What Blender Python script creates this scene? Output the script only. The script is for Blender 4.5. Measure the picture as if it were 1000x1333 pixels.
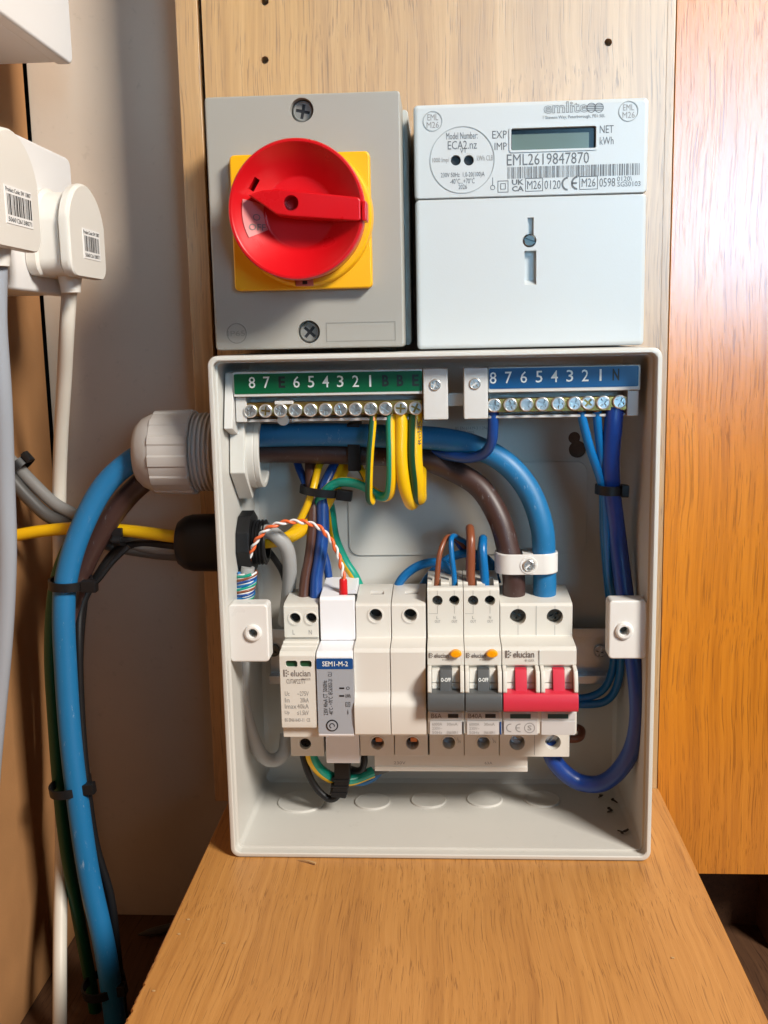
import bpy, bmesh, math, random
from mathutils import Vector, Matrix
random.seed(7)
S = 0.001                       # everything below is written in millimetres
R_ = math.radians
scene = bpy.context.scene
for o in list(bpy.data.objects): bpy.data.objects.remove(o)
COL = scene.collection

# ------------------------------------------------------------------ camera
FPX = 1346.6
CAM = Vector((108.95, -552.0, 252.3)); YAW, PITCH, ROLL = -.0619, -.1657, -.0206
_cy, _sy, _cp, _sp = math.cos(YAW), math.sin(YAW), math.cos(PITCH), math.sin(PITCH)
CF = Vector((_sy*_cp, _cy*_cp, _sp)); CR = Vector((_cy, -_sy, 0)); CU = CR.cross(CF)
CR, CU = math.cos(ROLL)*CR + math.sin(ROLL)*CU, -math.sin(ROLL)*CR + math.cos(ROLL)*CU
cam_d = bpy.data.cameras.new('camera'); cam = bpy.data.objects.new('camera', cam_d); COL.objects.link(cam)
cam_d.sensor_fit = 'HORIZONTAL'; cam_d.sensor_width = 36; cam_d.lens = 36*FPX/1000
cam_d.clip_start = .01; cam_d.clip_end = 50
cam.matrix_world = Matrix(((CR.x, CU.x, -CF.x, CAM.x*S), (CR.y, CU.y, -CF.y, CAM.y*S), (CR.z, CU.z, -CF.z, CAM.z*S), (0, 0, 0, 1)))
scene.camera = cam

def at(px, py, Y=None, X=None, Z=None):
    """point in the place (mm) on the depth plane Y (or X / Z) seen at a photo position"""
    d = CF + CR*((px-500)/FPX) - CU*((py-666.5)/FPX)
    if Y is not None: t = (Y-CAM.y)/d.y
    elif X is not None: t = (X-CAM.x)/d.x
    else: t = (Z-CAM.z)/d.z
    return CAM + d*t

# ------------------------------------------------------------------ light
w = bpy.data.worlds.new('World'); scene.world = w; w.use_nodes = True
bg = w.node_tree.nodes['Background']; bg.inputs[0].default_value = (1.0, .86, .70, 1); bg.inputs[1].default_value = .016

def area(name, az, el, dist, sx, sy, power, col, target):
    l = bpy.data.lights.new(name, 'AREA'); l.shape = 'RECTANGLE'; l.size = sx; l.size_y = sy; l.energy = power; l.color = col
    o = bpy.data.objects.new(name, l); COL.objects.link(o)
    d = Vector((math.sin(R_(az))*math.cos(R_(el)), -math.cos(R_(az))*math.cos(R_(el)), math.sin(R_(el))))
    o.location = Vector(target)*S + d*dist
    o.rotation_euler = d.to_track_quat('Z', 'Y').to_euler()
    return o
area('room_lamp', 43, 34, 1.7, .38, .38, 46, (1.0, .95, .87), (110, 0, 180))
_P = at(935, 150, 4); _d = (_P-CAM).normalized()      # the window is what the varnished board mirrors at upper right
_w = area('window_light', math.degrees(math.atan2(_d.x, _d.y)), math.degrees(math.asin(_d.z)), 1.3, .40, .64, .44, (.32, .68, 1.0), _P)
_w.rotation_euler = (_w.location-Vector((.17, 0, .51))).to_track_quat('Z', 'Y').to_euler()
_w.data.spread = R_(28)                                # beam narrowed and tilted to keep it off the lower half

vs = scene.view_settings
vs.view_transform = 'Standard'; vs.look = 'None'; vs.exposure = 0; vs.gamma = 1; vs.use_curve_mapping = False
scene.render.engine = 'CYCLES'
scene.render.resolution_x = 768; scene.render.resolution_y = 1024

# ------------------------------------------------------------------ materials
MATS = {}
def mat_base(name):
    m = bpy.data.materials.new(name); m.use_nodes = True; MATS[name] = m
    nt = m.node_tree; b = nt.nodes['Principled BSDF']
    return m, nt, b
def plastic(name, col, rough=.42, var=.06, bump=.04, bscale=2500, vscale=25, metal=0, spec=.5, coat=0, dirt=0, rv=.08, scuff=0):
    m, nt, b = mat_base(name); N = nt.nodes; L = nt.links
    tc = N.new('ShaderNodeTexCoord')
    n1 = N.new('ShaderNodeTexNoise'); n1.inputs['Scale'].default_value = vscale; n1.inputs['Detail'].default_value = 5
    L.new(tc.outputs['Object'], n1.inputs['Vector'])
    mx = N.new('ShaderNodeMix'); mx.data_type = 'RGBA'
    mx.inputs[6].default_value = (*[c*(1-var) for c in col], 1); mx.inputs[7].default_value = (*[min(1, c*(1+var)) for c in col], 1)
    L.new(n1.outputs['Fac'], mx.inputs[0])
    out = mx.outputs[2]
    if dirt:
        n3 = N.new('ShaderNodeTexNoise'); n3.inputs['Scale'].default_value = 160; n3.inputs['Detail'].default_value = 8; n3.inputs['Roughness'].default_value = .7
        L.new(tc.outputs['Object'], n3.inputs['Vector'])
        rp = N.new('ShaderNodeValToRGB'); rp.color_ramp.elements[0].position = .60; rp.color_ramp.elements[1].position = .78
        L.new(n3.outputs['Fac'], rp.inputs[0])
        ml = N.new('ShaderNodeMath'); ml.operation = 'MULTIPLY'; ml.inputs[1].default_value = dirt; L.new(rp.outputs[0], ml.inputs[0])
        m2 = N.new('ShaderNodeMix'); m2.data_type = 'RGBA'; L.new(ml.outputs[0], m2.inputs[0]); L.new(out, m2.inputs[6])
        m2.inputs[7].default_value = (col[0]*.45, col[1]*.42, col[2]*.36, 1); out = m2.outputs[2]
    if scuff:
        n5 = N.new('ShaderNodeTexNoise'); n5.inputs['Scale'].default_value = 420; n5.inputs['Detail'].default_value = 6; n5.inputs['Roughness'].default_value = .75
        mp5 = N.new('ShaderNodeMapping'); mp5.inputs['Scale'].default_value = (1, 1, .3); L.new(tc.outputs['Object'], mp5.inputs[0]); L.new(mp5.outputs[0], n5.inputs['Vector'])
        rp5 = N.new('ShaderNodeValToRGB'); rp5.color_ramp.elements[0].position = .61; rp5.color_ramp.elements[1].position = .70; L.new(n5.outputs['Fac'], rp5.inputs[0])
        ml5 = N.new('ShaderNodeMath'); ml5.operation = 'MULTIPLY'; ml5.inputs[1].default_value = scuff; L.new(rp5.outputs[0], ml5.inputs[0])
        m5 = N.new('ShaderNodeMix'); m5.data_type = 'RGBA'; L.new(ml5.outputs[0], m5.inputs[0]); L.new(out, m5.inputs[6])
        m5.inputs[7].default_value = (.35+col[0]*.5, .38+col[1]*.5, .40+col[2]*.5, 1); out = m5.outputs[2]
    L.new(out, b.inputs['Base Color'])
    b.inputs['Roughness'].default_value = rough; b.inputs['Metallic'].default_value = metal
    b.inputs['Specular IOR Level'].default_value = spec; b.inputs['Coat Weight'].default_value = coat
    if rough > .15:
        n4 = N.new('ShaderNodeTexNoise'); n4.inputs['Scale'].default_value = 90; n4.inputs['Detail'].default_value = 4; L.new(tc.outputs['Object'], n4.inputs['Vector'])
        mr = N.new('ShaderNodeMapRange'); mr.inputs['To Min'].default_value = rough-rv; mr.inputs['To Max'].default_value = rough+rv
        L.new(n4.outputs['Fac'], mr.inputs['Value']); L.new(mr.outputs[0], b.inputs['Roughness'])
    if bump:
        n2 = N.new('ShaderNodeTexNoise'); n2.inputs['Scale'].default_value = bscale; n2.inputs['Detail'].default_value = 2
        L.new(tc.outputs['Object'], n2.inputs['Vector'])
        bp = N.new('ShaderNodeBump'); bp.inputs['Strength'].default_value = bump; bp.inputs['Distance'].default_value = .0003
        L.new(n2.outputs['Fac'], bp.inputs['Height']); L.new(bp.outputs[0], b.inputs['Normal'])
    return m
def wood(name, light, mid, dark, axis, rough=.38, bump=.35, coat=0, seed=0, pore=.8, spec=.5, fib=.55, bd=.00008, pw=1250, crough=.22, leaves=False):
    m, nt, b = mat_base(name); N = nt.nodes; L = nt.links
    tc = N.new('ShaderNodeTexCoord')
    def noise(sc, detail, rgh=.55, off=0, warp=None):
        mp = N.new('ShaderNodeMapping')
        mp.inputs['Scale'].default_value = {'z': (sc[0], sc[0], sc[1]), 'y': (sc[0], sc[1], sc[0])}[axis]
        mp.inputs['Location'].default_value = (seed+off, seed*1.7+off, off*2.3)
        L.new(warp or tc.outputs['Object'], mp.inputs[0])
        n = N.new('ShaderNodeTexNoise'); n.inputs['Scale'].default_value = 1; n.inputs['Detail'].default_value = detail; n.inputs['Roughness'].default_value = rgh
        L.new(mp.outputs[0], n.inputs['Vector']); return n.outputs['Fac']
    # slow warp so that the fibres wander
    wn = N.new('ShaderNodeTexNoise'); wn.inputs['Scale'].default_value = 9; wn.inputs['Detail'].default_value = 2; L.new(tc.outputs['Object'], wn.inputs['Vector'])
    sub = N.new('ShaderNodeVectorMath'); sub.operation = 'SUBTRACT'; sub.inputs[1].default_value = (.5, .5, .5); L.new(wn.outputs['Color'], sub.inputs[0])
    scv = N.new('ShaderNodeVectorMath'); scv.operation = 'SCALE'; scv.inputs['Scale'].default_value = .010; L.new(sub.outputs[0], scv.inputs[0])
    ad = N.new('ShaderNodeVectorMath'); ad.operation = 'ADD'; L.new(tc.outputs['Object'], ad.inputs[0]); L.new(scv.outputs[0], ad.inputs[1])
    wv = ad.outputs[0]
    broad = noise((60, 1.6), 4, .55, 1, wv); fibre = noise((420, 5), 5, .65, 5, wv); pores = noise((pw, 24), 3, .55, 9, wv); fine = noise((2400, 45), 3, .5, 13, wv)
    rp = N.new('ShaderNodeValToRGB'); e = rp.color_ramp.elements
    e[0].position = .28; e[0].color = (*dark, 1); e[1].position = .72; e[1].color = (*light, 1)
    em = rp.color_ramp.elements.new(.5); em.color = (*mid, 1)
    mixf = N.new('ShaderNodeMix'); mixf.data_type = 'FLOAT'; mixf.inputs[0].default_value = fib; L.new(broad, mixf.inputs[2]); L.new(fibre, mixf.inputs[3])
    L.new(mixf.outputs[0], rp.inputs[0])
    pr = N.new('ShaderNodeValToRGB'); pr.color_ramp.elements[0].position = .575; pr.color_ramp.elements[0].color = (0, 0, 0, 1); pr.color_ramp.elements[1].position = .66; pr.color_ramp.elements[1].color = (1, 1, 1, 1)
    L.new(pores, pr.inputs[0])
    pm = N.new('ShaderNodeMath'); pm.operation = 'MULTIPLY'; pm.inputs[1].default_value = pore; L.new(pr.outputs[0], pm.inputs[0])
    mx = N.new('ShaderNodeMix'); mx.data_type = 'RGBA'; L.new(pm.outputs[0], mx.inputs[0]); L.new(rp.outputs[0], mx.inputs[6]); mx.inputs[7].default_value = (dark[0]*.55, dark[1]*.5, dark[2]*.45, 1)
    col_out = mx.outputs[2]
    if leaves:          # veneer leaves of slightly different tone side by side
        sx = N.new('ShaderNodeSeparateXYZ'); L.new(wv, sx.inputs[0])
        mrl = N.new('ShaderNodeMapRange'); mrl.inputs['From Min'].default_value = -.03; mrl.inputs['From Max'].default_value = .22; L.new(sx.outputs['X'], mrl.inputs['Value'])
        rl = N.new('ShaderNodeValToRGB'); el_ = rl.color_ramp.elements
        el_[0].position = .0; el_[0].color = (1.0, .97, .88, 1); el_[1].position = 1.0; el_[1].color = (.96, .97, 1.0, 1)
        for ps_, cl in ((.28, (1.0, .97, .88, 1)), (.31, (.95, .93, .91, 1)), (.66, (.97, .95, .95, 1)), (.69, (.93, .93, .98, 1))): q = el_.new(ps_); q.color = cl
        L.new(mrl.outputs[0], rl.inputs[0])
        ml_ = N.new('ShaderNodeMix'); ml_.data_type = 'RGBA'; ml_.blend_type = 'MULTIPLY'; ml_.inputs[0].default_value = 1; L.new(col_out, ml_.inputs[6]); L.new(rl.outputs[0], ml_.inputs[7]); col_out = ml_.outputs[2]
    L.new(col_out, b.inputs['Base Color'])
    hh = N.new('ShaderNodeMath'); hh.operation = 'SUBTRACT'; L.new(fine, hh.inputs[0]); L.new(pr.outputs[0], hh.inputs[1])
    h2 = N.new('ShaderNodeMath'); h2.operation = 'ADD'; L.new(hh.outputs[0], h2.inputs[0]); L.new(fibre, h2.inputs[1])
    bp = N.new('ShaderNodeBump'); bp.inputs['Strength'].default_value = bump; bp.inputs['Distance'].default_value = bd
    L.new(h2.outputs[0], bp.inputs['Height']); L.new(bp.outputs[0], b.inputs['Normal'])
    b.inputs['Roughness'].default_value = rough; b.inputs['Coat Weight'].default_value = coat; b.inputs['Coat Roughness'].default_value = crough; b.inputs['Coat IOR'].default_value = 1.75; b.inputs['Specular IOR Level'].default_value = spec
    return m

P = plastic
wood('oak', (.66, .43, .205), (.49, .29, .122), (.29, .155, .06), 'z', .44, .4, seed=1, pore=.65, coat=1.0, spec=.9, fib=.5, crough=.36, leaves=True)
wood('oak_orange', (.72, .265, .021), (.61, .205, .013), (.42, .13, .009), 'z', .28, 1.3, seed=4, pore=.5, spec=.8, coat=.8)
wood('oak_shelf', (.60, .295, .085), (.49, .225, .057), (.33, .135, .031), 'y', .5, .5, seed=8, fib=.55, pore=.55, pw=1900, coat=.25, crough=.4)
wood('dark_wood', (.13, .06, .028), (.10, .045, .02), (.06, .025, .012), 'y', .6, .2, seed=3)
P('fibreboard', (.40, .19, .07), .8, .18, .25, 900, 40, dirt=.15)
P('recess_paint', (.60, .49, .39), .42, .12, .15, 300, 14, dirt=.35)
P('gap_black', (.012, .010, .009), .9, 0, 0)
P('box_plastic', (.58, .565, .525), .40, .04, .12, 1400, dirt=.2)
P('carrier_plastic', (.60, .585, .56), .38, .03, .03)
P('module_plastic', (.66, .635, .58), .40, .03, .04, dirt=.03)
P('blank_plastic', (.68, .65, .60), .36, .03, .03)
P('bright_white', (.80, .80, .83), .33, .02, .02)
P('lug_white', (.74, .72, .69), .30, .02, .02)
P('isolator_grey', (.33, .315, .28), .45, .03, .06)
P('isolator_base', (.45, .44, .40), .45, .03, .06)
P('yellow_plastic', (.80, .40, .004), .36, .03, .03)
P('red_plastic', (.56, .004, .008), .30, .03, .02)
P('tag_white', (.60, .20, .19), .35, .02, 0)
P('meter_relief_shade', (.36, .38, .38), .5, 0, 0)  # darker than the case: relief shading put into the colour
P('meter_plastic', (.53, .55, .55), .33, .02, .10, 1500, rv=.03)
P('ink_grey', (.12, .13, .14), .6, 0, 0)
P('ink_faint', (.27, .26, .25), .6, 0, 0)
P('ink_brown', (.16, .13, .115), .6, 0, 0)
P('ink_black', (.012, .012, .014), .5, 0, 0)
P('ink_white', (.80, .82, .80), .5, 0, 0)
P('lcd', (.115, .155, .135), .22, .05, 0)
P('lcd_dark', (.010, .012, .014), .25, 0, 0)
P('black_plastic', (.008, .008, .009), .42, .1, .1, spec=.35)
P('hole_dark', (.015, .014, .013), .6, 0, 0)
P('steel', (.74, .74, .73), .30, .08, .15, 900, metal=.85)
P('zinc', (.66, .70, .76), .33, .2, .35, 400, 60, metal=.55)
P('dull_screw', (.16, .16, .15), .35, .2, .1, metal=1)
P('isolator_relief_shade', (.235, .225, .20), .5, 0, 0)  # raised marks darkened, their shade put into the colour
P('screw_grey', (.20, .195, .18), .45, .05, .05)
P('brass', (.55, .34, .10), .32, .12, .1, metal=1)
P('copper', (.52, .20, .09), .35, .2, .2, 1200, 400, metal=.8)
P('orange_copper', (.72, .24, .08), .4, .1, 0)
P('green_label', (.0, .10, .035), .35, .03, 0)
P('blue_label', (.0, .07, .22), .35, .03, 0)
P('tail_blue', (.011, .150, .345), .45, .08, .1, scuff=.5)
P('tail_brown', (.052, .024, .020), .45, .10, .1, scuff=.4)
P('wire_blue', (.003, .13, .36), .32, .05, .05)
P('deep_blue', (.010, .055, .24), .32, .05, .05)
P('navy', (.008, .045, .25), .36, .08, .05)
P('wire_brown', (.22, .065, .028), .32, .06, .05)
P('dark_brown', (.085, .035, .024), .36, .06, .05)
P('earth_yellow', (.78, .45, .004), .34, .05, .05)
P('earth_green', (.004, .17, .085), .34, .05, .05)
P('dark_green', (.002, .075, .03), .40, .05, .05)
P('teal_green', (.004, .28, .19), .34, .05, .05)
P('flex_grey', (.34, .34, .335), .42, .04, .05)
P('dark_grey_cable', (.07, .067, .064), .45, .05, .05)
P('mid_grey_cable', (.19, .187, .18), .42, .04, .05)
P('pale_grey_flex', (.31, .33, .37), .42, .04, .05)
P('white_flex', (.66, .61, .53), .42, .04, .05)
P('gland_grey', (.45, .42, .395), .46, .03, .06)
P('orange_wire', (.75, .13, .03), .35, .04, 0)
P('white_wire', (.74, .73, .72), .35, .04, 0)
P('red_boot', (.62, .008, .012), .35, .04, 0)
P('toggle_grey', (.082, .085, .087), .42, .05, .05)
P('toggle_red', (.58, .028, .055), .36, .04, .03)
P('test_orange', (.85, .34, .0), .35, .04, 0)
P('green_flag', (.012, .06, .025), .3, .2, 0)
P('teal_flag', (.004, .055, .065), .3, .1, 0)
P('clear_label', (.56, .55, .545), .22, .03, 0)
P('sem_blue', (.008, .065, .235), .35, .03, 0)
P('sem_grey', (.34, .36, .40), .30, .02, 0)
P('socket_white', (.76, .74, .73), .42, .02, 0, rv=.01)
P('plug_cream', (.71, .675, .62), .38, .03, .03)
P('paper', (.78, .76, .74), .6, .03, 0)
P('splinter', (.46, .29, .13), .7, .1, 0)
P('debris', (.035, .025, .018), .8, .2, 0)

# ------------------------------------------------------------------ mesh builder (mm, world coordinates)
def _from_bm(bm):
    bm.verts.index_update()
    v = [x.co.copy() for x in bm.verts]; f = [[x.index for x in fc.verts] for fc in bm.faces]; mi = [fc.material_index for fc in bm.faces]
    bm.free(); return v, f, mi
def _bevel(bm, wd, seg=2, ang=25, test=None):
    es = [e for e in bm.edges if len(e.link_faces) == 2 and e.calc_face_angle(0) > R_(ang) and (test is None or test(e))]
    if es and wd > 0: bmesh.ops.bevel(bm, geom=es, offset=wd, segments=seg, profile=.5, affect='EDGES', clamp_overlap=True)
TXT = {}
def text2d(s, bold=0.0, outline=0):
    k = (s, bold, outline)
    if k not in TXT:
        c = bpy.data.curves.new('t', 'FONT'); c.body = s; c.resolution_u = 2; c.offset = bold; c.align_x = 'LEFT'
        if outline: c.fill_mode = 'NONE'; c.bevel_depth = outline; c.bevel_resolution = 0
        o = bpy.data.objects.new('t', c); COL.objects.link(o); bpy.context.view_layer.update()
        me = bpy.data.meshes.new_from_object(o.evaluated_get(bpy.context.evaluated_depsgraph_get()))
        v = [(p.co.x, p.co.y) for p in me.vertices]; f = [list(p.vertices) for p in me.polygons]
        bpy.data.objects.remove(o); bpy.data.curves.remove(c); bpy.data.meshes.remove(me)
        x0 = min(p[0] for p in v); x1 = max(p[0] for p in v); y0 = min(p[1] for p in v); y1 = max(p[1] for p in v)
        TXT[k] = ([((p[0]-x0)/(x1-x0), (p[1]-y0)/(y1-y0)) for p in v], f)
    return TXT[k]
class B:
    def __init__(s): s.v = []; s.f = []; s.m = []
    def add(s, v, f, mi=0):
        o = len(s.v); s.v += [Vector(p) for p in v]; s.f += [[i+o for i in q] for q in f]
        s.m += (mi if isinstance(mi, list) else [mi]*len(f)); return s
    def bm(s, bm, mi=0):
        v, f, _ = _from_bm(bm); return s.add(v, f, mi)
    def box(s, x0, x1, y0, y1, z0, z1, bev=0, mi=0, seg=2):
        bm = bmesh.new(); bmesh.ops.create_cube(bm, size=1)
        for p in bm.verts: p.co = Vector(((x0+x1)/2+p.co.x*abs(x1-x0), (y0+y1)/2+p.co.y*abs(y1-y0), (z0+z1)/2+p.co.z*abs(z1-z0)))
        _bevel(bm, bev, seg); return s.bm(bm, mi)
    def prism(s, pts, a0, a1, axis='x', bev=0, mi=0, seg=2, ang=25):
        """pts: 2-D outline; axis x -> (y,z), y -> (x,z), z -> (x,y)"""
        g = {'x': lambda p, a: (a, p[0], p[1]), 'y': lambda p, a: (p[0], a, p[1]), 'z': lambda p, a: (p[0], p[1], a)}[axis]
        bm = bmesh.new(); lo = [bm.verts.new(g(p, a0)) for p in pts]; hi = [bm.verts.new(g(p, a1)) for p in pts]
        n = len(pts); bm.faces.new(lo); bm.faces.new(hi[::-1])
        for i in range(n): bm.faces.new((lo[i], hi[i], hi[(i+1) % n], lo[(i+1) % n]))
        bmesh.ops.recalc_face_normals(bm, faces=bm.faces); _bevel(bm, bev, seg, ang); return s.bm(bm, mi)
    def loft(s, loops, mi=0, cap=True, close=True):
        n = len(loops[0]); v = [p for l in loops for p in l]; f = []
        for k in range(len(loops)-1):
            for i in range(n if close else n-1):
                j = (i+1) % n; f.append([k*n+i, k*n+j, (k+1)*n+j, (k+1)*n+i])
        if cap: f.append(list(range(n))[::-1]); f.append([(len(loops)-1)*n+i for i in range(n)])
        return s.add(v, f, mi)
    def lathe(s, prof, c, axis='y', n=32, mi=0, rmod=None, capped=True):
        """prof: (offset along axis, radius)"""
        c = Vector(c); loops = []
        for a, r in prof:
            l = []
            for i in range(n):
                t = 2*math.pi*i/n; rr = r*(rmod(t, a) if rmod else 1); u, w_ = rr*math.cos(t), rr*math.sin(t)
                l.append(c+Vector({'y': (u, a, w_), 'x': (a, u, w_), 'z': (u, w_, a)}[axis]))
            loops.append(l)
        return s.loft(loops, mi, capped)
    def tube(s, pts, r, n=14, mi=0, smooth=8, stripe=None, cap=True):
        pts = catmull(pts, smooth) if smooth else [Vector(p) for p in pts]
        loops = frames(pts, r, n); k = len(loops); v = [p for l in loops for p in l]; f = []; m = []
        for a in range(k-1):
            for i in range(n):
                j = (i+1) % n; f.append([a*n+i, a*n+j, (a+1)*n+j, (a+1)*n+i])
                if stripe:
                    off, frac, tw, mi2 = stripe
                    m.append(mi2 if ((i/n+off+tw*a/k) % 1.0) < frac else mi)
                else: m.append(mi)
        if cap: f += [list(range(n))[::-1], [(k-1)*n+i for i in range(n)]]; m += [mi, mi]
        return s.add(v, f, m)
    def text(s, t, x0, x1, z0, z1, Y, mi=0, bold=0.0, rot=0, fn=None):
        """flat print fitted into a rectangle facing -y; rot 90 = reading upwards"""
        v, f = text2d(t, bold); out = []
        for a, b_ in v:
            if rot == 90: a, b_ = 1-b_, a
            p = Vector((x0+(x1-x0)*a, Y, z0+(z1-z0)*b_))
            if fn: p = fn(p)
            out.append(p)
        return s.add(out, f, mi)
    def ptext(s, t, px0, py0, px1, py1, Y, mi=0, bold=0.0, rot=0):
        a = at(px0, (py0+py1)/2, Y); b_ = at(px1, (py0+py1)/2, Y); h = abs(at((px0+px1)/2, py0, Y).z-at((px0+px1)/2, py1, Y).z)
        zc = (a.z+b_.z)/2
        return s.text(t, a.x, b_.x, zc-h/2, zc+h/2, Y, mi, bold, rot)
    def build(s, name, mats, parent=None, ang=32, smooth=True):
        org = parent['_o'] if parent is not None else (0, 0, 0)
        me = bpy.data.meshes.new(name)
        me.from_pydata([((p[0]-org[0])*S, (p[1]-org[1])*S, (p[2]-org[2])*S) for p in s.v], [], s.f)
        if isinstance(mats, str): mats = [mats]
        for q in mats: me.materials.append(MATS[q])
        me.polygons.foreach_set('material_index', s.m)
        if smooth: me.polygons.foreach_set('use_smooth', [True]*len(s.f)); me.set_sharp_from_angle(angle=R_(ang))
        me.update()
        o = bpy.data.objects.new(name, me); COL.objects.link(o)
        if parent is not None: o.parent = parent
        if smooth and ang < 50:                     # large flat faces keep their own normals
            wn = o.modifiers.new('weighted_normals', 'WEIGHTED_NORMAL'); wn.mode = 'FACE_AREA'; wn.weight = 60; wn.keep_sharp = True
        o['_o'] = tuple(org)
        return o
def catmull(P_, n):
    P_ = [Vector(p) for p in P_]
    if len(P_) < 3: return P_
    Q = [2*P_[0]-P_[1]] + P_ + [2*P_[-1]-P_[-2]]; out = []
    for i in range(1, len(Q)-2):
        a, b_, c, d = Q[i-1:i+3]
        for k in range(n):
            t = k/n; out.append(.5*((2*b_)+(c-a)*t+(2*a-5*b_+4*c-d)*t*t+(3*b_-a-3*c+d)*t**3))
    out.append(P_[-1]); return out
def frames(pts, r, n):
    loops = []; T = None; N = None
    for i, p in enumerate(pts):
        t = (pts[min(i+1, len(pts)-1)]-pts[max(i-1, 0)]).normalized()
        if N is None:
            N = t.cross(Vector((0, 1, 0)));  N = t.cross(Vector((1, 0, 0))) if N.length < .1 else N; N.normalize()
        else: N = (N-t*N.dot(t)).normalized()
        Bn = t.cross(N); rr = r(i/(len(pts)-1)) if callable(r) else r
        loops.append([p+N*(rr*math.cos(2*math.pi*k/n))+Bn*(rr*math.sin(2*math.pi*k/n)) for k in range(n)])
    return loops
def cut(b, c):
    """boolean difference of two builders"""
    obs = []
    for q in (b, c):
        me = bpy.data.meshes.new('tmp'); me.from_pydata([tuple(p) for p in q.v], [], q.f)
        bm = bmesh.new(); bm.from_mesh(me); bmesh.ops.recalc_face_normals(bm, faces=bm.faces); bm.to_mesh(me); bm.free()
        o = bpy.data.objects.new('tmp', me); COL.objects.link(o); obs.append(o)
    md = obs[0].modifiers.new('b', 'BOOLEAN'); md.object = obs[1]; md.operation = 'DIFFERENCE'; md.solver = 'EXACT'
    md.use_self = True
    bpy.context.view_layer.update()
    me = bpy.data.meshes.new_from_object(obs[0].evaluated_get(bpy.context.evaluated_depsgraph_get()))
    r = B(); r.add([p.co.copy() for p in me.vertices], [list(p.vertices) for p in me.polygons])
    for o in obs: bpy.data.objects.remove(o)
    return r
def cyl_y(b, c, r, y0, y1, n=28, mi=0): return b.lathe([(y0, r), (y1, r)], (c[0], 0, c[1]), 'y', n, mi)
def rrect(x0, x1, z0, z1, r, n=5):
    out = []
    for cx, cz, a0 in ((x1-r, z1-r, 0), (x0+r, z1-r, 90), (x0+r, z0+r, 180), (x1-r, z0+r, 270)):
        for k in range(n+1):
            a = R_(a0+90*k/n); out.append((cx+r*math.cos(a), cz+r*math.sin(a)))
    return out

def thing(name, label, cat, loc=(0, 0, 0), group=None):
    o = bpy.data.objects.new(name, None); COL.objects.link(o); o.empty_display_size = .01
    o.location = Vector(loc)*S; o['_o'] = tuple(loc); tag(o, label, cat, group); return o
def tag(o, label, cat, group=None):
    o['label'] = label; o['category'] = cat
    if group: o['group'] = group
    return o
def struct(o, label=None):
    o['kind'] = 'structure'
    if label: o['label'] = label
    return o

# shared screw heads (diameter 1 mm, facing -y)
def screw_mesh(mat, kind='pozi'):
    b = B(); b.lathe([(.3, .46), (0, .5), (-.10, .49), (-.14, .43), (-.10, .40), (-.10, .0001)], (0, 0, 0), 'y', 28)
    c = B()
    if kind == 'slot': c.box(-.6, .6, -.5, .05, -.085, .085)
    else:
        c.box(-.34, .34, -.5, .12, -.075, .075); c.box(-.075, .075, -.5, .121, -.34, .34)
        if kind == 'pozi':
            q = B(); q.box(-.36, .36, -.5, -.06, -.024, .024); q.box(-.024, .024, -.5, -.061, -.36, .36)
            c.add([Vector((.7071*(p.x-p.z), p.y, .7071*(p.x+p.z))) for p in q.v], q.f)
    b = cut(b, c)
    o = b.build('screw', mat); me = o.data; bpy.data.objects.remove(o); return me
SCREW = {}
def screw(parent, pos, dia, rot=0, mat='steel', kind='pozi', name='screw'):
    k = (mat, kind)
    if k not in SCREW: SCREW[k] = screw_mesh(mat, kind)
    o = bpy.data.objects.new(name, SCREW[k]); COL.objects.link(o); o.parent = parent
    o.location = (Vector(pos)-Vector(parent['_o']))*S; o.scale = (dia,)*3; o.rotation_euler = (0, R_(rot), 0)
    o['_o'] = tuple(parent['_o']); return o

# ================================================================== the setting
YB = 4.2                                   # front face of the oak board behind everything
XJ = at(876, 200, YB).x                    # joint between the two oak leaves
bd = B(); bd.box(-13.5, XJ-.15, YB, YB+18, -51.6, 620, .3)
hc = B()
for px, py in ((345, 78), (345, 2), (792, 55)):
    p = at(px, py, YB); cyl_y(hc, (p.x, p.z), 1.9, YB-3, YB+9, 18)
bd = cut(bd, hc)
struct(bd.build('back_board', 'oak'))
bd = B(); bd.box(XJ+.15, 420, YB-.35, YB+18, -51.6, 620, .4); struct(bd.build('back_board', 'oak_orange'))
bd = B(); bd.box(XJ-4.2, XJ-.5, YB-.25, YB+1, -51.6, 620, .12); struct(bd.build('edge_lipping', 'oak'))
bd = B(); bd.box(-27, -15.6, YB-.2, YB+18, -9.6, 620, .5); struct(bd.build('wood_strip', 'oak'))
bd = B(); bd.box(-15.3, -13.7, YB+7, YB+10, -9, 620); struct(bd.build('gap_shade', 'gap_black'))  # black strip stands in for the shade between strip and board
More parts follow.
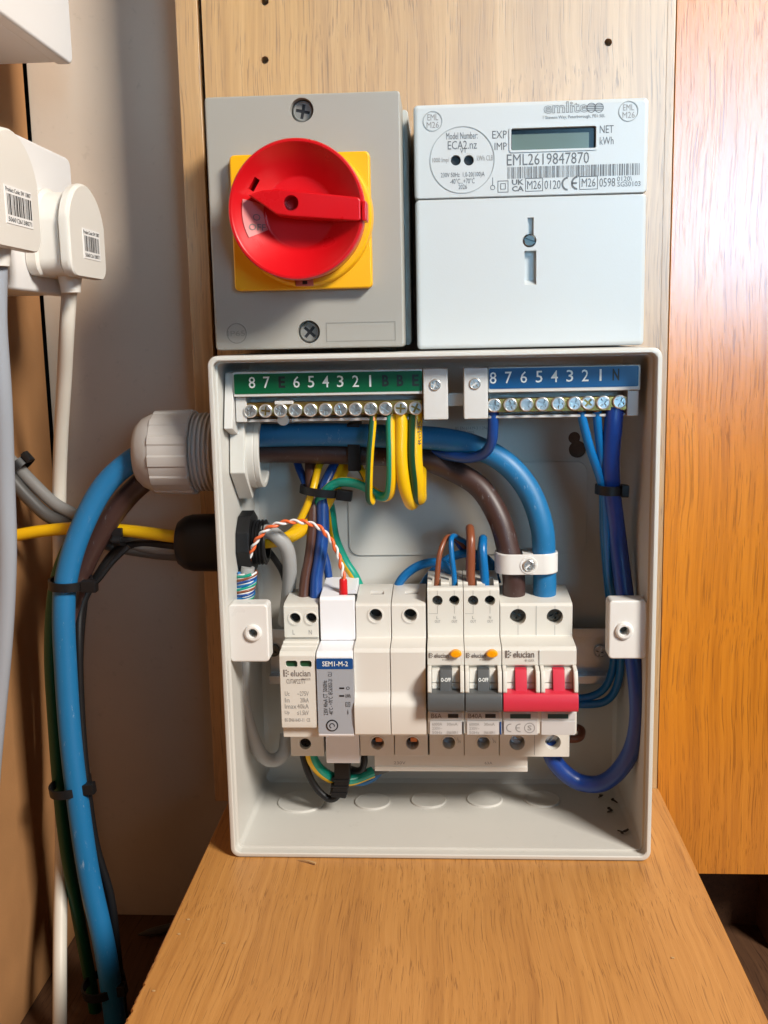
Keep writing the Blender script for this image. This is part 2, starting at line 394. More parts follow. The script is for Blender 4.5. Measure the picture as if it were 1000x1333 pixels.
# shelf the box stands on, left edge worn
sh = bmesh.new()
ny = 330; xs = [-14.7, -14.0, 60, 140, 225.2, 226.0]
def wear(y):
    if y > -150: return 0
    return max(0, .5*math.sin(y*.37)+.5*math.sin(y*1.13+1)+.45*math.sin(y*2.3))*min(1, (-150-y)/40)*.8
grid = []
for j in range(ny+1):
    y = YB-.6-(330*j/ny); row = []
    dx = wear(y)
    for i, x in enumerate(xs):
        z = 0.0
        xx = x+dx if i < 2 else x
        if i in (0, 5): z = -.7
        row.append(sh.verts.new((xx, y, z)))
    grid.append(row)
for j in range(ny):
    for i in range(len(xs)-1): sh.faces.new((grid[j][i], grid[j+1][i], grid[j+1][i+1], grid[j][i+1]))
for j in range(ny):
    for i, sgn in ((0, 1), (5, -1)):
        a, b_ = grid[j][i], grid[j+1][i]
        c_ = sh.verts.new((a.co.x, a.co.y, -18)); d_ = sh.verts.new((b_.co.x, b_.co.y, -18))
        sh.faces.new((a, c_, d_, b_) if sgn > 0 else (a, b_, d_, c_))
bmesh.ops.remove_doubles(sh, verts=sh.verts, dist=.001); bmesh.ops.recalc_face_normals(sh, faces=sh.faces)
s_ = B(); s_.bm(sh); s_.box(-13, 225, YB-331, YB-.8, -18.1, -17, 0)
struct(s_.build('shelf', 'oak_shelf', ang=40))
bd = B(); bd.box(-128.5, 60, 60, 70, -260, 640, .6); struct(bd.build('recess_wall', 'recess_paint'))
bd = B(); bd.box(60.4, 460, 58, 70, -260, -20, .6); struct(bd.build('dark_backing', 'dark_wood'))  # dark sheet added so the space under the board stays dark
bd = B(); bd.box(-420, 460, 84, 90, -260, 640); struct(bd.build('gap_backing', 'gap_black'))  # black sheet added so the gap by the side panel reads dark
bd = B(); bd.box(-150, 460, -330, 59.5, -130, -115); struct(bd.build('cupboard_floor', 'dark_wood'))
bd = B(); bd.box(-145, -127.6, -420, 53, -114.5, 640, .8); struct(bd.build('side_panel', 'fibreboard'))
bd = B(); bd.box(300, 316, 30, 59, -114.5, -52.4, .5); struct(bd.build('side_rail', 'dark_wood'))

# ================================================================== rotary isolator
iso = thing('rotary_isolator', 'grey rotary isolator box with red OFF knob on yellow plate', 'isolator switch', (45, YB, 248))
YC = -66
b = B(); b.prism(rrect(-.6, 92.3, 249.2, 359.6, 2), -36, YB-.1, 'y', .5); b.build('base', 'isolator_base', iso)
scA = at(393, 143, YC); scB = at(402, 432, YC)
b = B(); b.prism(rrect(1.3, 89.8, 248.6, 361.6, 1.6), YC, -36.4, 'y', .9, seg=3)
c = B()
for p in (scA, scB): c.lathe([(YC-3, 5.4), (YC+6, 5.1)], (p.x, 0, p.z), 'y', 36)
b = cut(b, c); cover = b.build('cover', 'isolator_grey', iso)
for k, p in enumerate((scA, scB)):
    screw(iso, (p.x, YC+4.4, p.z), 9.4, 12+30*k, 'screw_grey', 'cross')
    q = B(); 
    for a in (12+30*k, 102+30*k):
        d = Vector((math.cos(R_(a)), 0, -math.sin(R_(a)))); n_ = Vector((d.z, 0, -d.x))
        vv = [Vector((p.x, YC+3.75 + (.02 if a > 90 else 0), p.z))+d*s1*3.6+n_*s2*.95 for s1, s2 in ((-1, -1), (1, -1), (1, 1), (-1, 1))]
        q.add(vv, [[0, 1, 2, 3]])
    q.build('recess_shade', 'ink_black', iso, smooth=False)  # flat black cross paints the shade inside the screw head
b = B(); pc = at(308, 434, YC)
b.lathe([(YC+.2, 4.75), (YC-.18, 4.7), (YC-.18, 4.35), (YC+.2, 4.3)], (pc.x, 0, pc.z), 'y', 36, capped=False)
b.build('embossed_ring', 'isolator_relief_shade', iso); b = B()
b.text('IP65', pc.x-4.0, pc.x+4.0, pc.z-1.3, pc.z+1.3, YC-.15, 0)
b.build('embossed_lettering', 'isolator_relief_shade', iso); b = B()
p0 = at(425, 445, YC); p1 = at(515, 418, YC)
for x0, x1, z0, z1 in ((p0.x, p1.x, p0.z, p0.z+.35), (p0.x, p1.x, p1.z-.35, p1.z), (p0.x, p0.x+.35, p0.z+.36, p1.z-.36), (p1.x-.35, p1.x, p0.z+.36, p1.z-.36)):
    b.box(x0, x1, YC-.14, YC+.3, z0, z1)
b.build('embossed_frame', 'isolator_relief_shade', iso)
YP = -72.5
pa = at(304, 380, YP); pb = at(481, 196, YP)
b = B(); b.prism(rrect(pa.x+.6, pb.x, pa.z+.4, pb.z, 2.2), YP, YC-.05, 'y', .9, seg=3); plate = b.build('yellow_plate', 'yellow_plastic', iso)
kc = at(385.5, 272.5, -100); KX, KZ = kc.x, kc.z
b = B(); b.lathe([(YP+.5, 31.2), (YP-4.5, 30.6), (YP-5.2, 29.8), (YP-5.2, 10)], (KX, 0, KZ), 'y', 64)
c = B(); ps = at(396, 368, -77.7); c.box(ps.x-4.2, ps.x+4.2, -79, -75.5, ps.z-1.6, ps.z+2.2); b = cut(b, c)
b.build('yellow_collar', 'yellow_plastic', iso)
b = B(); b.box(ps.x-4.0, ps.x+4.0, -76.5, -75.7, ps.z-1.4, ps.z+2.0); b.box(ps.x-.9, ps.x+1.3, -76.6, -76.4, ps.z-.6, ps.z+.9, mi=1); b.build('position_window', ['tag_white', 'ink_black'], iso, smooth=False)
def dish(r):            # front surface of the dished knob, depth at radius r
    if r > 27.6: return -100.0
    if r > 15.5: return -100.0+10.5*(27.6-r)/12.1
    return -89.5
b = B(); b.lathe([(YP-5.3, 28.0), (-96, 29.3), (-99.2, 29.3), (-100, 28.8), (-100, 27.9), (-99.5, 27.2), (-98.6, 26.4), (-89.7, 15.7), (-89.4, 14.5), (-89.4, .01)], (KX, 0, KZ), 'y', 72)
c = B()
a0 = R_(148)
kx, kz = KX+21.8*math.cos(a0), KZ+21.8*math.sin(a0)
bmq = bmesh.new(); bmesh.ops.create_cube(bmq, size=1)
bmesh.ops.transform(bmq, matrix=Matrix.Translation((kx, -95, kz)) @ Matrix.Rotation(-R_(148-90), 4, 'Y') @ Matrix.Diagonal((5.6, 20, 2.2, 1)), verts=bmq.verts); c.bm(bmq)
b = cut(b, c)
knob = b.build('knob', 'red_plastic', iso)
# grip bar across the dish
gp = [(-20.3, 6.4), (-14, 8.2), (-7.4, 8.5), (26.6, 4.2), (27.7, 3.0), (27.7, -5.0), (26.4, -5.6), (-2, -3.0), (-8.5, -1.9), (-14, 2.2)]
b = B(); b.prism([(KX+x, KZ+z) for x, z in gp], -101.2, -89.0, 'y', 1.9, seg=4)
c = B(); hp = at(379, 264, -101); cyl_y(c, (hp.x, hp.z), 3.2, -104, -92, 24); b = cut(b, c); b.build('grip', 'red_plastic', knob)
b = B(); b.box(KX+28, KX+30.2, -101.4, -92, KZ-5.6, KZ+2.6, .6); b.build('pointer_tab', 'red_plastic', knob)
b = B(); rr_ = [15.6, 23.8]; loops = []
n_ = 12; v = []
for k in range(n_+1):
    a = R_(167+40*k/n_)
    for r in rr_: v.append((KX+r*math.cos(a), dish(r)-.35, KZ+r*math.sin(a)))
b.add(v, [[2*k, 2*k+1, 2*k+3, 2*k+2] for k in range(n_)]); b.build('position_tag', 'tag_white', knob)
b = B()
dfn = lambda p: Vector((p.x, dish(math.hypot(p.x-KX, p.z-KZ))-.65, p.z))
b.text('OFF', KX-21.3, KX-14.9, KZ-7.6, KZ-4.7, 0, 0, .01, fn=dfn)
b.text('O', KX-19.8, KX-16.9, KZ-3.4, KZ-.5, 0, 0, 0, fn=dfn); b.build('off_lettering', 'ink_brown', knob, smooth=False)

# ================================================================== electricity meter
YM = -52
ml = at(538, 140, YM).x; mr = at(846, 124, YM).x; mt = at(690, 131, YM).z; mb = at(690, 452, YM).z
ms = at(690, 255.5, YM).z
met = thing('electricity_meter', 'pale grey electricity meter with blank LCD, barcode and terminal cover', 'electricity meter', ((ml+mr)/2, YB, mb))
def body(x0, x1, z0, z1, yf, yb, r, rim, fb=1, ft=1):
    loops = []
    for y, ins in ((yb, .0), (yf+rim, .0), (yf+rim*.45, rim*.12), (yf+rim*.15, rim*.42), (yf, rim)):
        loops.append([Vector((x, y, z)) for x, z in rrect(x0+ins, x1-ins, z0+ins*fb, z1-ins*ft, max(.3, r-ins*.5))])
    return loops
lcd0 = at(665.5, 196, YM); lcd1 = at(776.5, 163.5, YM)
b = B(); b.loft(body(ml, mr, ms+.15, mt, YM, YB-.1, 2.0, 2.2, fb=.2))
c = B(); c.prism(rrect(lcd0.x, lcd1.x, lcd0.z, lcd1.z, .8), YM-3, YM+3.0, 'y')
for px in (593.5, 610.5):
    p = at(px, 208.5, YM); cyl_y(c, (p.x, p.z), 2.35, YM-3, YM+5, 24)
b = cut(b, c); mcase = b.build('upper_case', 'meter_plastic', met)
# lower cover, bottom edge slopes back
b = B(); b.loft(body(ml+.2, mr-.2, mb, ms-.15, YM, YB-.15, 2.0, 2.2, ft=.2))
c = B()
p0 = at(687, 306, YM); p1 = at(695, 283, YM); c.box(p0.x, p1.x, YM-3, YM+2.5, p0.z, p1.z)
p0 = at(683, 373, YM); p1 = at(698.5, 326, YM); c.prism([(YM-3, p0.z-1), (YM+4, p0.z+3), (YM+4, p1.z), (YM-3, p1.z)], p0.x, p1.x, 'x')
p = at(689.5, 313, YM); cyl_y(c, (p.x, p.z), 3.2, YM-3, YM+3, 24)
b = cut(b, c); b.build('terminal_cover', 'meter_plastic', met)
screw(met, (p.x, YM+.6, p.z), 5.8, 20, 'dull_screw', 'slot')
b = B(); b.box(ml+1.5, mr-1.5, YM+3, YB-1, ms-.5, ms+.5); b.build('seam', 'hole_dark', met)
# display
b = B(); b.box(lcd0.x+.1, lcd1.x-.1, YM+2.5, YM+2.9, lcd0.z+.1, lcd1.z-.1, mi=1)
b.box(lcd0.x+.5, lcd1.x-3.0, YM+2.2, YM+2.49, lcd0.z+.5, lcd1.z-2.3, mi=0); b.build('display', ['lcd', 'lcd_dark'], met, smooth=False)
fr = B()
o0, o1 = rrect(lcd0.x-.9, lcd1.x+.9, lcd0.z-.9, lcd1.z+.9, 1.4), rrect(lcd0.x+.05, lcd1.x-.05, lcd0.z+.05, lcd1.z-.05, .75)
fr.loft([[Vector((x, YM+.3, z)) for x, z in o0], [Vector((x, YM-.45, z)) for x, z in o0], [Vector((x, YM-.45, z)) for x, z in o1], [Vector((x, YM+2.4, z)) for x, z in o1]], cap=False)
fr.build('display_frame', 'meter_plastic', met)
for px in (593.5, 610.5):
    p = at(px, 208.5, YM); b = B(); cyl_y(b, (p.x, p.z), 2.3, YM+2.4, YM+3, 24); b.build('sensor_lens', 'ink_black', met)
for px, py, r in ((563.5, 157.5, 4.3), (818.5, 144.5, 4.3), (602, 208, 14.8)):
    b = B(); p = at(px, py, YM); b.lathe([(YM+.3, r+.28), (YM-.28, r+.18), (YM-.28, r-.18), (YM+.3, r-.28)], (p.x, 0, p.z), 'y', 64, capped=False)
    b.build('embossed_ring', 'meter_relief_shade', met)
b = B(); T = b.ptext; Y = YM-.12
for cx, cy in ((563.5, 157.5), (818.5, 144.5)):
    T('EML', cx-7, cy-9, cx+7, cy-1, Y, 1); T('M26', cx-8, cy+1, cx+8, cy+9, Y, 1)
T('Model Number:', 581, 172, 622, 181, Y); T('ECA2.nz', 583, 183, 621, 194, Y); T('V1', 599, 193, 606, 199, Y)
T('1000 Imp/', 563, 205, 585, 213, Y, 1); T('kWh CLB', 621, 202, 642, 209, Y, 1)
T('230V 50Hz  1,0-20(100)A', 574, 224, 631, 232, Y); T('-40°C...+70°C', 586, 232, 618, 239, Y); T('2026', 597, 240, 608, 246, Y)
T('EXP', 641, 170, 660, 180, Y); T('IMP', 644, 185.5, 660, 195, Y); T('NET', 781, 163, 799, 173, Y); T('kWh', 781, 178, 799, 188, Y)
T('EML2619847870', 660, 199, 767, 214, Y, 0, 0)
T('1 Stevern Way, Peterborough, PE1 5EL', 707, 149.5, 788, 155, Y, 0)
T('M26', 686.5, 235, 704.5, 246, Y); T('0120', 709, 234.5, 730, 246, Y); T('M26', 757.5, 232, 775.5, 243, Y); T('0598', 780.5, 231.5, 801, 243, Y)
T('0120\\', 803.5, 229.5, 823, 235.5, Y); T('SGS0103', 804, 236, 834, 242.5, Y)
T('UK', 666.5, 233.5, 682, 240.5, Y, 0, .03); T('CA', 666.5, 242, 682, 249, Y, 0, .03)
def frame_px(b, x0, y0, x1, y1, Y, t=.3, mi=0):
    a = at(x0, (y0+y1)/2, Y); c_ = at(x1, (y0+y1)/2, Y); z = (a.z+c_.z)/2; h = abs(at(x0, y0, Y).z-at(x0, y1, Y).z)/2
    for q in ((a.x, c_.x, z-h, z-h+t), (a.x, c_.x, z+h-t, z+h), (a.x, a.x+t, z-h+t, z+h-t), (c_.x-t, c_.x, z-h+t, z+h-t)):
        b.add([(q[0], Y, q[2]), (q[1], Y, q[2]), (q[1], Y, q[3]), (q[0], Y, q[3])], [[0, 1, 2, 3]], mi)
frame_px(b, 648, 235, 662, 250.5, Y); frame_px(b, 651.5, 238.5, 658.5, 246.5, Y)
frame_px(b, 684, 231.5, 707, 249, Y); frame_px(b, 754.5, 229, 778.5, 246.5, Y)
def arc(b, cx, cz, r, t, a0, a1, Y, mi=0, n=20):
    v = []
    for k in range(n+1):
        a = R_(a0+(a1-a0)*k/n)
        for q in (r-t/2, r+t/2): v.append((cx+q*math.cos(a), Y, cz+q*math.sin(a)))
    b.add(v, [[2*k, 2*k+1, 2*k+3, 2*k+2] for k in range(n)], mi)
p = at(739, 239, Y); arc(b, p.x+.3, p.z, 2.7, .85, 95, 265, Y)
p = at(753, 238, Y); arc(b, p.x-.2, p.z, 2.7, .85, 95, 265, Y); b.add([(p.x-2.8, Y, p.z-.4), (p.x-.6, Y, p.z-.4), (p.x-.6, Y, p.z+.4), (p.x-2.8, Y, p.z+.4)], [[0, 1, 2, 3]])
p = at(641.5, 244, Y); arc(b, p.x, p.z, 1.0, .3, 0, 360, Y); b.add([(p.x-.15, Y, p.z+1), (p.x+.15, Y, p.z+1), (p.x+.15, Y, p.z+4.5), (p.x-.15, Y, p.z+4.5)], [[0, 1, 2, 3]])
# outlined maker's name and striped globes
v2, f2 = text2d('emlite', .008, .011)
a = at(708, 143, Y); c_ = at(765, 141, Y); h = 5.0
b.add([(a.x+(c_.x-a.x)*q[0], Y, a.z-1.6+h*q[1]) for q in v2], f2, 0)
for px in (770, 780):
    p = at(px, 140, Y); arc(b, p.x, p.z, 2.0, .3, 0, 360, Y)
    for dz in (-1.1, -.35, .4, 1.15):
        hw = math.sqrt(max(.1, 4-dz*dz)); b.add([(p.x-hw, Y-.02, p.z+dz-.13), (p.x+hw, Y-.02, p.z+dz-.13), (p.x+hw, Y-.02, p.z+dz+.2), (p.x-hw, Y-.02, p.z+dz+.2)], [[0, 1, 2, 3]])
# barcode
a = at(661, 223, Y); c_ = at(833, 221, Y); x = a.x; rb = random.Random(5); zc = (at(747, 222.5, Y).z)
while x < c_.x-.3:
    wd = rb.choice((.22, .22, .42, .62)); b.add([(x, Y, zc-2.6), (x+wd, Y, zc-2.6), (x+wd, Y, zc+2.6), (x, Y, zc+2.6)], [[0, 1, 2, 3]], 0); x += wd+rb.choice((.25, .3, .5, .6))
b.build('printed_lettering', ['ink_grey', 'ink_faint', 'meter_plastic'], met, smooth=False)

# ================================================================== enclosure
W, H, D = 205.6, 246.2, 79.7
enc = thing('consumer_unit_box', 'open pale grey plastic consumer unit box standing on the oak shelf', 'electrical enclosure', (W/2, 0, 0))
loops = []
for y, ins, r in ((3.6, 1.0, 3), (2.6, 0, 4), (-D+1.2, 0, 4.5), (-D+.35, .25, 4.4), (-D, .9, 4), (-D, 2.0, 3.2), (-D+.4, 2.4, 3), (-D+5.5, 2.5, 3), (-D+5.6, 3.4, 2.4), (-10, 4.0, 3), (-2, 4.6, 4), (0, 6.6, 5)):
    loops.append([Vector((x, y, z)) for x, z in rrect(ins, W-ins, ins+.3, H-ins, r, 6)])
b = B(); b.loft(loops)
c = B(); p = at(748, 570, 0); cyl_y(c, (p.x, p.z), 3.2, -3, 6, 20); p2 = at(752, 585, 0); cyl_y(c, (p2.x, p2.z), 4.6, -3, 6, 24)
b = cut(b, c); shell = b.build('shell', 'box_plastic', enc, ang=40)
q = B(); cyl_y(q, (p.x, p.z), 3.19, 1.6, 2.2, 20); q.build('keyhole_slot_shade', 'dark_wood', enc); q = B(); cyl_y(q, (p2.x, p2.z), 4.59, 1.75, 2.3, 24); q.build('keyhole_shade', 'dark_wood', enc)  # dark discs carry the shade on the board behind the fixing hole
def ring_floor(px, py, r):
    p = at(px, py, Z=4.2); b = B()
    b.lathe([(3.5, r+.35), (4.9, r), (5.1, r-.5), (4.75, r-1.2), (4.6, .01)], (p.x, p.y, 0), 'z', 48); b.build('knockout', 'box_plastic', enc)
ring_floor(393, 1044, 13); ring_floor(485, 1044, 9.6); ring_floor(558, 1042, 9.6); ring_floor(631, 1041, 9.6); ring_floor(706, 1041, 9.6)
# raised panel on the rear wall and its groove
p0 = at(455, 723, 0); p1 = at(765, 600, 0)
b = B(); b.prism(rrect(p0.x, p1.x, p0.z, p1.z, 6), -1.1, .3, 'y', .5); b.build('rear_knockout', 'box_plastic', enc)
p0 = at(352, 1012, 0); p1 = at(795, 845, 0)
b = B(); p = at(615, 557, -.4); b.text('BS EN 61439-3 1.2Nm', p.x-9, p.x+9, p.z-.9, p.z+.7, -.3, 0); b.text('S/N 08 2025', p.x-9, p.x+1, p.z-3, p.z-1.6, -.3, 0); b.build('moulded_print', 'ink_faint', enc, smooth=False)
def lug(px0, py0, px1, py1, hx, hy, wall_x, name='fixing_lug'):
    Y = -74; a = at(px0, py1, Y); c_ = at(px1, py0, Y); h = at(hx, hy, Y)
    x0, x1 = a.x, c_.x
    x0, x1 = (3.0, x1) if wall_x < 100 else (x0, W-3.0)
    b = B(); b.prism(rrect(x0, x1, a.z, c_.z, 2.0), Y, Y+11, 'y', .9, seg=3)
    b.lathe([(Y+.5, 4.6), (Y-1.2, 3.9), (Y-1.6, 3.2), (Y-1.5, 2.4), (Y+3, 2.1)], (h.x, 0, h.z), 'y', 32)
    c = B(); cyl_y(c, (h.x, h.z), 2.1, Y-4, Y+9, 24); b = cut(b, c)
    o = b.build(name, 'lug_white', enc)
    q = B(); cyl_y(q, (h.x, h.z), 2.2, Y+5, Y+6, 20); q.build('insert', 'dull_screw', o)
lug(298, 787, 348, 862, 329.5, 824, 0); lug(792, 782, 847, 858, 812.5, 821, 200)
b = B(); b.prism([(-70, 212), (-62, 238), (-20, 238), (-20, 206), (-50, 206)], 4.2, 8.4, 'x', .6); b.build('bar_bracket', 'carrier_plastic', enc)

# ------------------------------------------------------------------ terminal bars
def term_bar(name, label, x0, x1, lab, labm, scr, letters, bx0, bx1, endl):
    t = thing(name, label, 'terminal bar', ((x0+x1)/2, -48, 214))
    zt = 238.4; zb = 214.2
    b = B(); b.box(x0, x1, -50, -46, zb, zt, .4); b.box(x0, x1, -65.5, -49.9, 226.6, zt, .6); b.box(x0, x1, -60, -49.9, zb, 215.6, .4)
    if endl == 'l': b.box(x0+.2, x0+5.5, -63, -49.8, zb+.3, 226.4, .6)
    if endl == 'r': b.box(x1-5.5, x1-.2, -63, -49.8, zb+.3, 226.4, .6)
    b.build('carrier', 'carrier_plastic', t)
    b = B(); b.prism(rrect(*lab, .7), -65.75, -65.4, 'y'); b.build('label_strip', labm, t)
    for ch, px, py in letters:
        p = at(px, py, -65.85); q = B(); q.text(ch, p.x-1.55 if ch != '1' else p.x-.45, p.x+1.55 if ch != '1' else p.x+.45, p.z-2.7, p.z+2.7, -65.85, 0, .03 if ch.isalpha() else .004); q.build('printed_character', 'ink_black' if ch.isalpha() else 'ink_white', t, smooth=False)
    b = B(); b.box(bx0, bx1, -62, -54, 217.2, 223.6, .3); b.build('brass_bar', 'brass', t)
    for i, (px, py) in enumerate(scr):
        p = at(px, py, -63.4); screw(t, (p.x, -62.9+random.uniform(-.4, .4), p.z), 6.5, random.uniform(0, 90), 'steel')
    return t
el = at(303, 500, -65.5).x
eb = term_bar('earth_terminal_bar', 'brass earth bar under green numbered strip at upper left of box', 8.6, 98.2, (9.2, 98.0, 228.0, 237.4), 'green_label',
    [(326+19.55*i, 535.3-.36*i) for i in range(12)],
    [(ch, px, 498-.012*(px-328)*1.2) for ch, px in zip('87E654321BBE', (328, 347, 367, 386, 405, 424, 443, 463, 482, 502, 521, 541))], 14.2, 97.6, 'l')
b = B(); p = at(369, 546, -61); b.lathe([(-62.5, .1), (-62.5, 2.8), (-60, 3.0)], (p.x, 0, p.z), 'y', 20); b.build('clip_screw', 'steel', eb)
p = at(370, 524, -62); b = B(); b.box(p.x-4.5, p.x+4.5, -63.2, -60, p.z-.8, p.z+.9, .4); b.build('clip', 'carrier_plastic', eb)
nb = term_bar('neutral_terminal_bar', 'brass neutral bar under blue numbered strip at upper right of box', 128.6, 198.6, (129.0, 197.6, 228.4, 237.8), 'blue_label',
    [(643.5, 527.5), (664.5, 527), (685.5, 526.5), (706, 526), (727, 525.5), (748, 525), (766, 524.3), (785.5, 524), (807, 523)],
    [(ch, px, 492-.028*(px-642)) for ch, px in zip('87654321N', (642, 662, 682, 702, 722, 742, 762, 782, 802))], 129, 193, 'r')
b = B(); b.box(97, 130, -54, -49.5, 220, 226, .3); b.build('bridge', 'carrier_plastic', eb)
for k, (x0, x1, px, py, lb) in enumerate(((98.4, 109.9, 566.5, 501, 'off-white cover plate with screw beside the green earth strip'), (117.2, 128.4, 618.5, 499.5, 'off-white cover plate with screw beside the blue neutral strip'))):
    t = thing('cover_plate', lb, 'cover plate', ((x0+x1)/2, -52, 214.6), 'cover plates between the terminal bars')
    b = B(); b.box(x0, x1, -68, -52, 214.6, 238.4, .7); b.build('plate', 'carrier_plastic', t)
    p = at(px, py, -68); screw(t, (p.x, -68.0, p.z), 5.4, 20+40*k, 'steel')

# ------------------------------------------------------------------ DIN rail
t = thing('din_rail', 'zinc plated mounting rail behind the row of breakers', 'mounting rail', (100, -2, 70))
z0, z1 = at(770, 888, -6).z, at(770, 816, -6).z
a = at(350, 850, -6).x; c_ = at(798, 850, -6).x
b = B(); b.prism([(-9, z0), (-9, z0+4.5), (-2, z0+4.5), (-2, z1-4.5), (-9, z1-4.5), (-9, z1), (-8, z1), (-8, z1-3.5), (-1, z1-3.5), (-1, z0+3.5), (-8, z0+3.5), (-8, z0)], a, c_, 'x', .25); b.build('rail', 'zinc', t)
p = at(781, 847, -2); screw(t, (p.x, -3, p.z), 7, 15, 'zinc'); p = at(357, 846, -2); screw(t, (p.x, -3, p.z), 7, 40, 'dull_screw')

# ------------------------------------------------------------------ modules
X0 = 27.35; PW = 17.8; G = .18
def mx(k): return X0+PW*k
def hole_cut(pts, c=None):
    c = c or B()
    for x, z, r, yf, dep in pts: c.lathe([(yf-3, r), (yf+dep, r)], (x, 0, z), 'y', 26)
    return c
def collar(parent, x, z, r, yf, mat):
    b = B(); b.lathe([(yf+.3, r+1.0), (yf-.35, r+.8), (yf-.4, r+.15), (yf+.5, r-.02), (yf+4, r-.05)], (x, 0, z), 'y', 28, capped=False); b.build('terminal_collar', mat, parent)
def brand(b, x0, z0, s, mi=0, Y=-73.9, by=True):
    # small mark of dots, bar and maker's name
    for i, (dx, dz, w_, h_) in enumerate(((0, 0, .62, 3.0), (.95, 0, .6, .6), (.95, 1.2, .6, .6), (.95, 2.4, .6, .6), (1.75, .8, .5, .5), (1.75, 1.9, .5, .5))):
        x, z = x0+dx*s, z0+dz*s; b.add([(x, Y, z), (x+w_*s, Y, z), (x+w_*s, Y, z+h_*s), (x, Y, z+h_*s)], [[0, 1, 2, 3]], mi)
    b.text('elucian', x0+3.0*s, x0+11.2*s, z0+.1*s, z0+2.8*s, Y, mi, .012)
    if by: b.text('BY CLICK', x0+7.6*s, x0+11.2*s, z0-1.5*s, z0-.6*s, Y, mi)

# surge protector
x0, x1 = mx(0)+G, mx(1)-G
t = thing('surge_protector', 'surge protection module with two green flags at left end of row', 'surge protector', ((x0+x1)/2, -12, 40.6))
b = B(); b.prism([(-12, 44), (-30, 40.8), (-50, 40.8), (-50, 62), (-56, 106), (-57, 106.3), (-57, 122.2), (-54, 123.6), (-30, 124.6), (-12, 118)], x0-.4, x1-.6, 'x', .5)
hs = [(at(384, 805, -57), 2.75), (at(405, 805, -57), 2.75)]; bh = at(397.5, 968.5, -50)
b = cut(b, hole_cut([(p.x, p.z, r, -57, 9) for p, r in hs]+[(bh.x, bh.z, 3.0, -50, 8)])); b.build('base', 'module_plastic', t)
for p, r in hs: collar(t, p.x, p.z, r, -57, 'module_plastic'); screw(t, (p.x, -51.5, p.z), 4.8, 30, 'black_plastic', name='terminal_screw')
screw(t, (bh.x, -46.5, bh.z), 5.6, 10, 'black_plastic', name='terminal_screw')
b = B(); b.prism([(-56.8, 105.4), (-62, 106.0), (-62.3, 105.2), (-67, 105.2), (-67.3, 104.5), (-73, 104.2), (-75.2, 102.6), (-75.2, 68.8), (-75.0, 66), (-71.5, 66), (-71, 59.6), (-56.8, 59.6)], x0-.3, x1-.3, 'x', .45)
c = B(); wins = [at(379.5, 864.5, -75.2), at(398, 864.5, -75.2)]
for p in wins: c.prism(rrect(p.x-2.9, p.x+2.9, p.z-1.7, p.z+1.7, 1.2), -78, -73.2, 'y')
b = cut(b, c); cart = b.build('cartridge', 'module_plastic', t)
for p in wins: b = B(); b.box(p.x-2.85, p.x+2.85, -73.6, -73.3, p.z-1.65, p.z+1.65); b.build('status_window', 'green_flag', cart)
b = B(); T = b.ptext; Y = -75.32
p = at(369, 881, Y); brand(b, p.x, p.z, 1.18, 0, Y)
T('CUTAP2277T', 373, 882+2, 398, 890, Y, 0)
for l, r, yy in (('Uc', '~275V', 903), ('In', '20kA', 911.5), ('Imax', '40kA', 919.5), ('Up', '≤1.5kV', 928)):
    T(l, 371, yy-3, 377 if l != 'Imax' else 386, yy+3, Y, 1); T(r, 387 if r != '20kA' else 391, yy-3, 402, yy+3, Y, 1)
T('BS EN61643-11  CE', 371, 935, 404, 939.5, Y, 1); b.build('printed_lettering', ['ink_brown', 'ink_faint'], cart, smooth=False)
b = B(); b.ptext('L', 381, 820, 384, 826, -57.1); b.ptext('N', 402, 820, 406, 826, -57.1); b.build('terminal_marking', 'ink_faint', t, smooth=False)

# energy meter module
x0, x1 = mx(1)+G, mx(2)-G
t = thing('energy_monitor_module', 'bright white SEM1-M-2 meter module with grey label and red lead', 'meter module', ((x0+x1)/2, -12, 37))
b = B(); b.prism([(-12, 60), (-20, 37), (-50, 37), (-50, 61), (-56, 104), (-57, 105), (-57, 125.6), (-55.5, 126.9), (-28, 130.4), (-12, 124)], x0, x1, 'x', .6)
c = B(); p = at(457, 769, -46); c.box(p.x-5.5, p.x+3.2, -53.5, -46.5, 120, 140); b = cut(b, c); b.build('base', 'bright_white', t); q = B(); q.box(p.x-5.6, p.x+3.3, -53.6, -46.4, 119, 126.0); q.build('slot_shade', 'hole_dark', t)  # dark block in the slot stands in for its inner shade
b = B(); b.prism([(-56.9, 104.8), (-73.4, 104.4), (-75.9, 102.4), (-75.9, 62.4), (-74.6, 61.2), (-56.9, 61.2)], x0-.15, x1+.15, 'x', .6); b.build('front', 'bright_white', t)
la = at(415, 955, -75.9); lb_ = at(459.5, 857, -75.9); lm = at(437, 871, -75.9).z
b = B(); b.prism(rrect(la.x, lb_.x, la.z, lb_.z, 1.0), -76.05, -75.6, 'y'); lab = b.build('label', 'sem_grey', t)
b = B(); b.prism(rrect(la.x, lb_.x, lm, lb_.z, .8), -76.15, -75.7, 'y'); b.build('label_heading', 'sem_blue', lab)
b = B(); b.ptext('SEM1-M-2', 419.5, 861, 453, 867.5, -76.25, 0, .012)
b.ptext('230V 40mA CT  50/60Hz', 421, 872+14, 426.5, 931, -76.2, 1, 0, 90); b.ptext('-40°C - +70°C  IEC62053-21  CL1', 427.5, 875, 433, 931, -76.2, 1, 0, 90)
for yy in (896, 906):
    p = at(445, yy, -76.2); b.add([(p.x-1.2, -76.2, p.z-.4), (p.x+1.2, -76.2, p.z-.4), (p.x+1.2, -76.2, p.z+.4), (p.x-1.2, -76.2, p.z+.4)], [[0, 1, 2, 3]], 1)
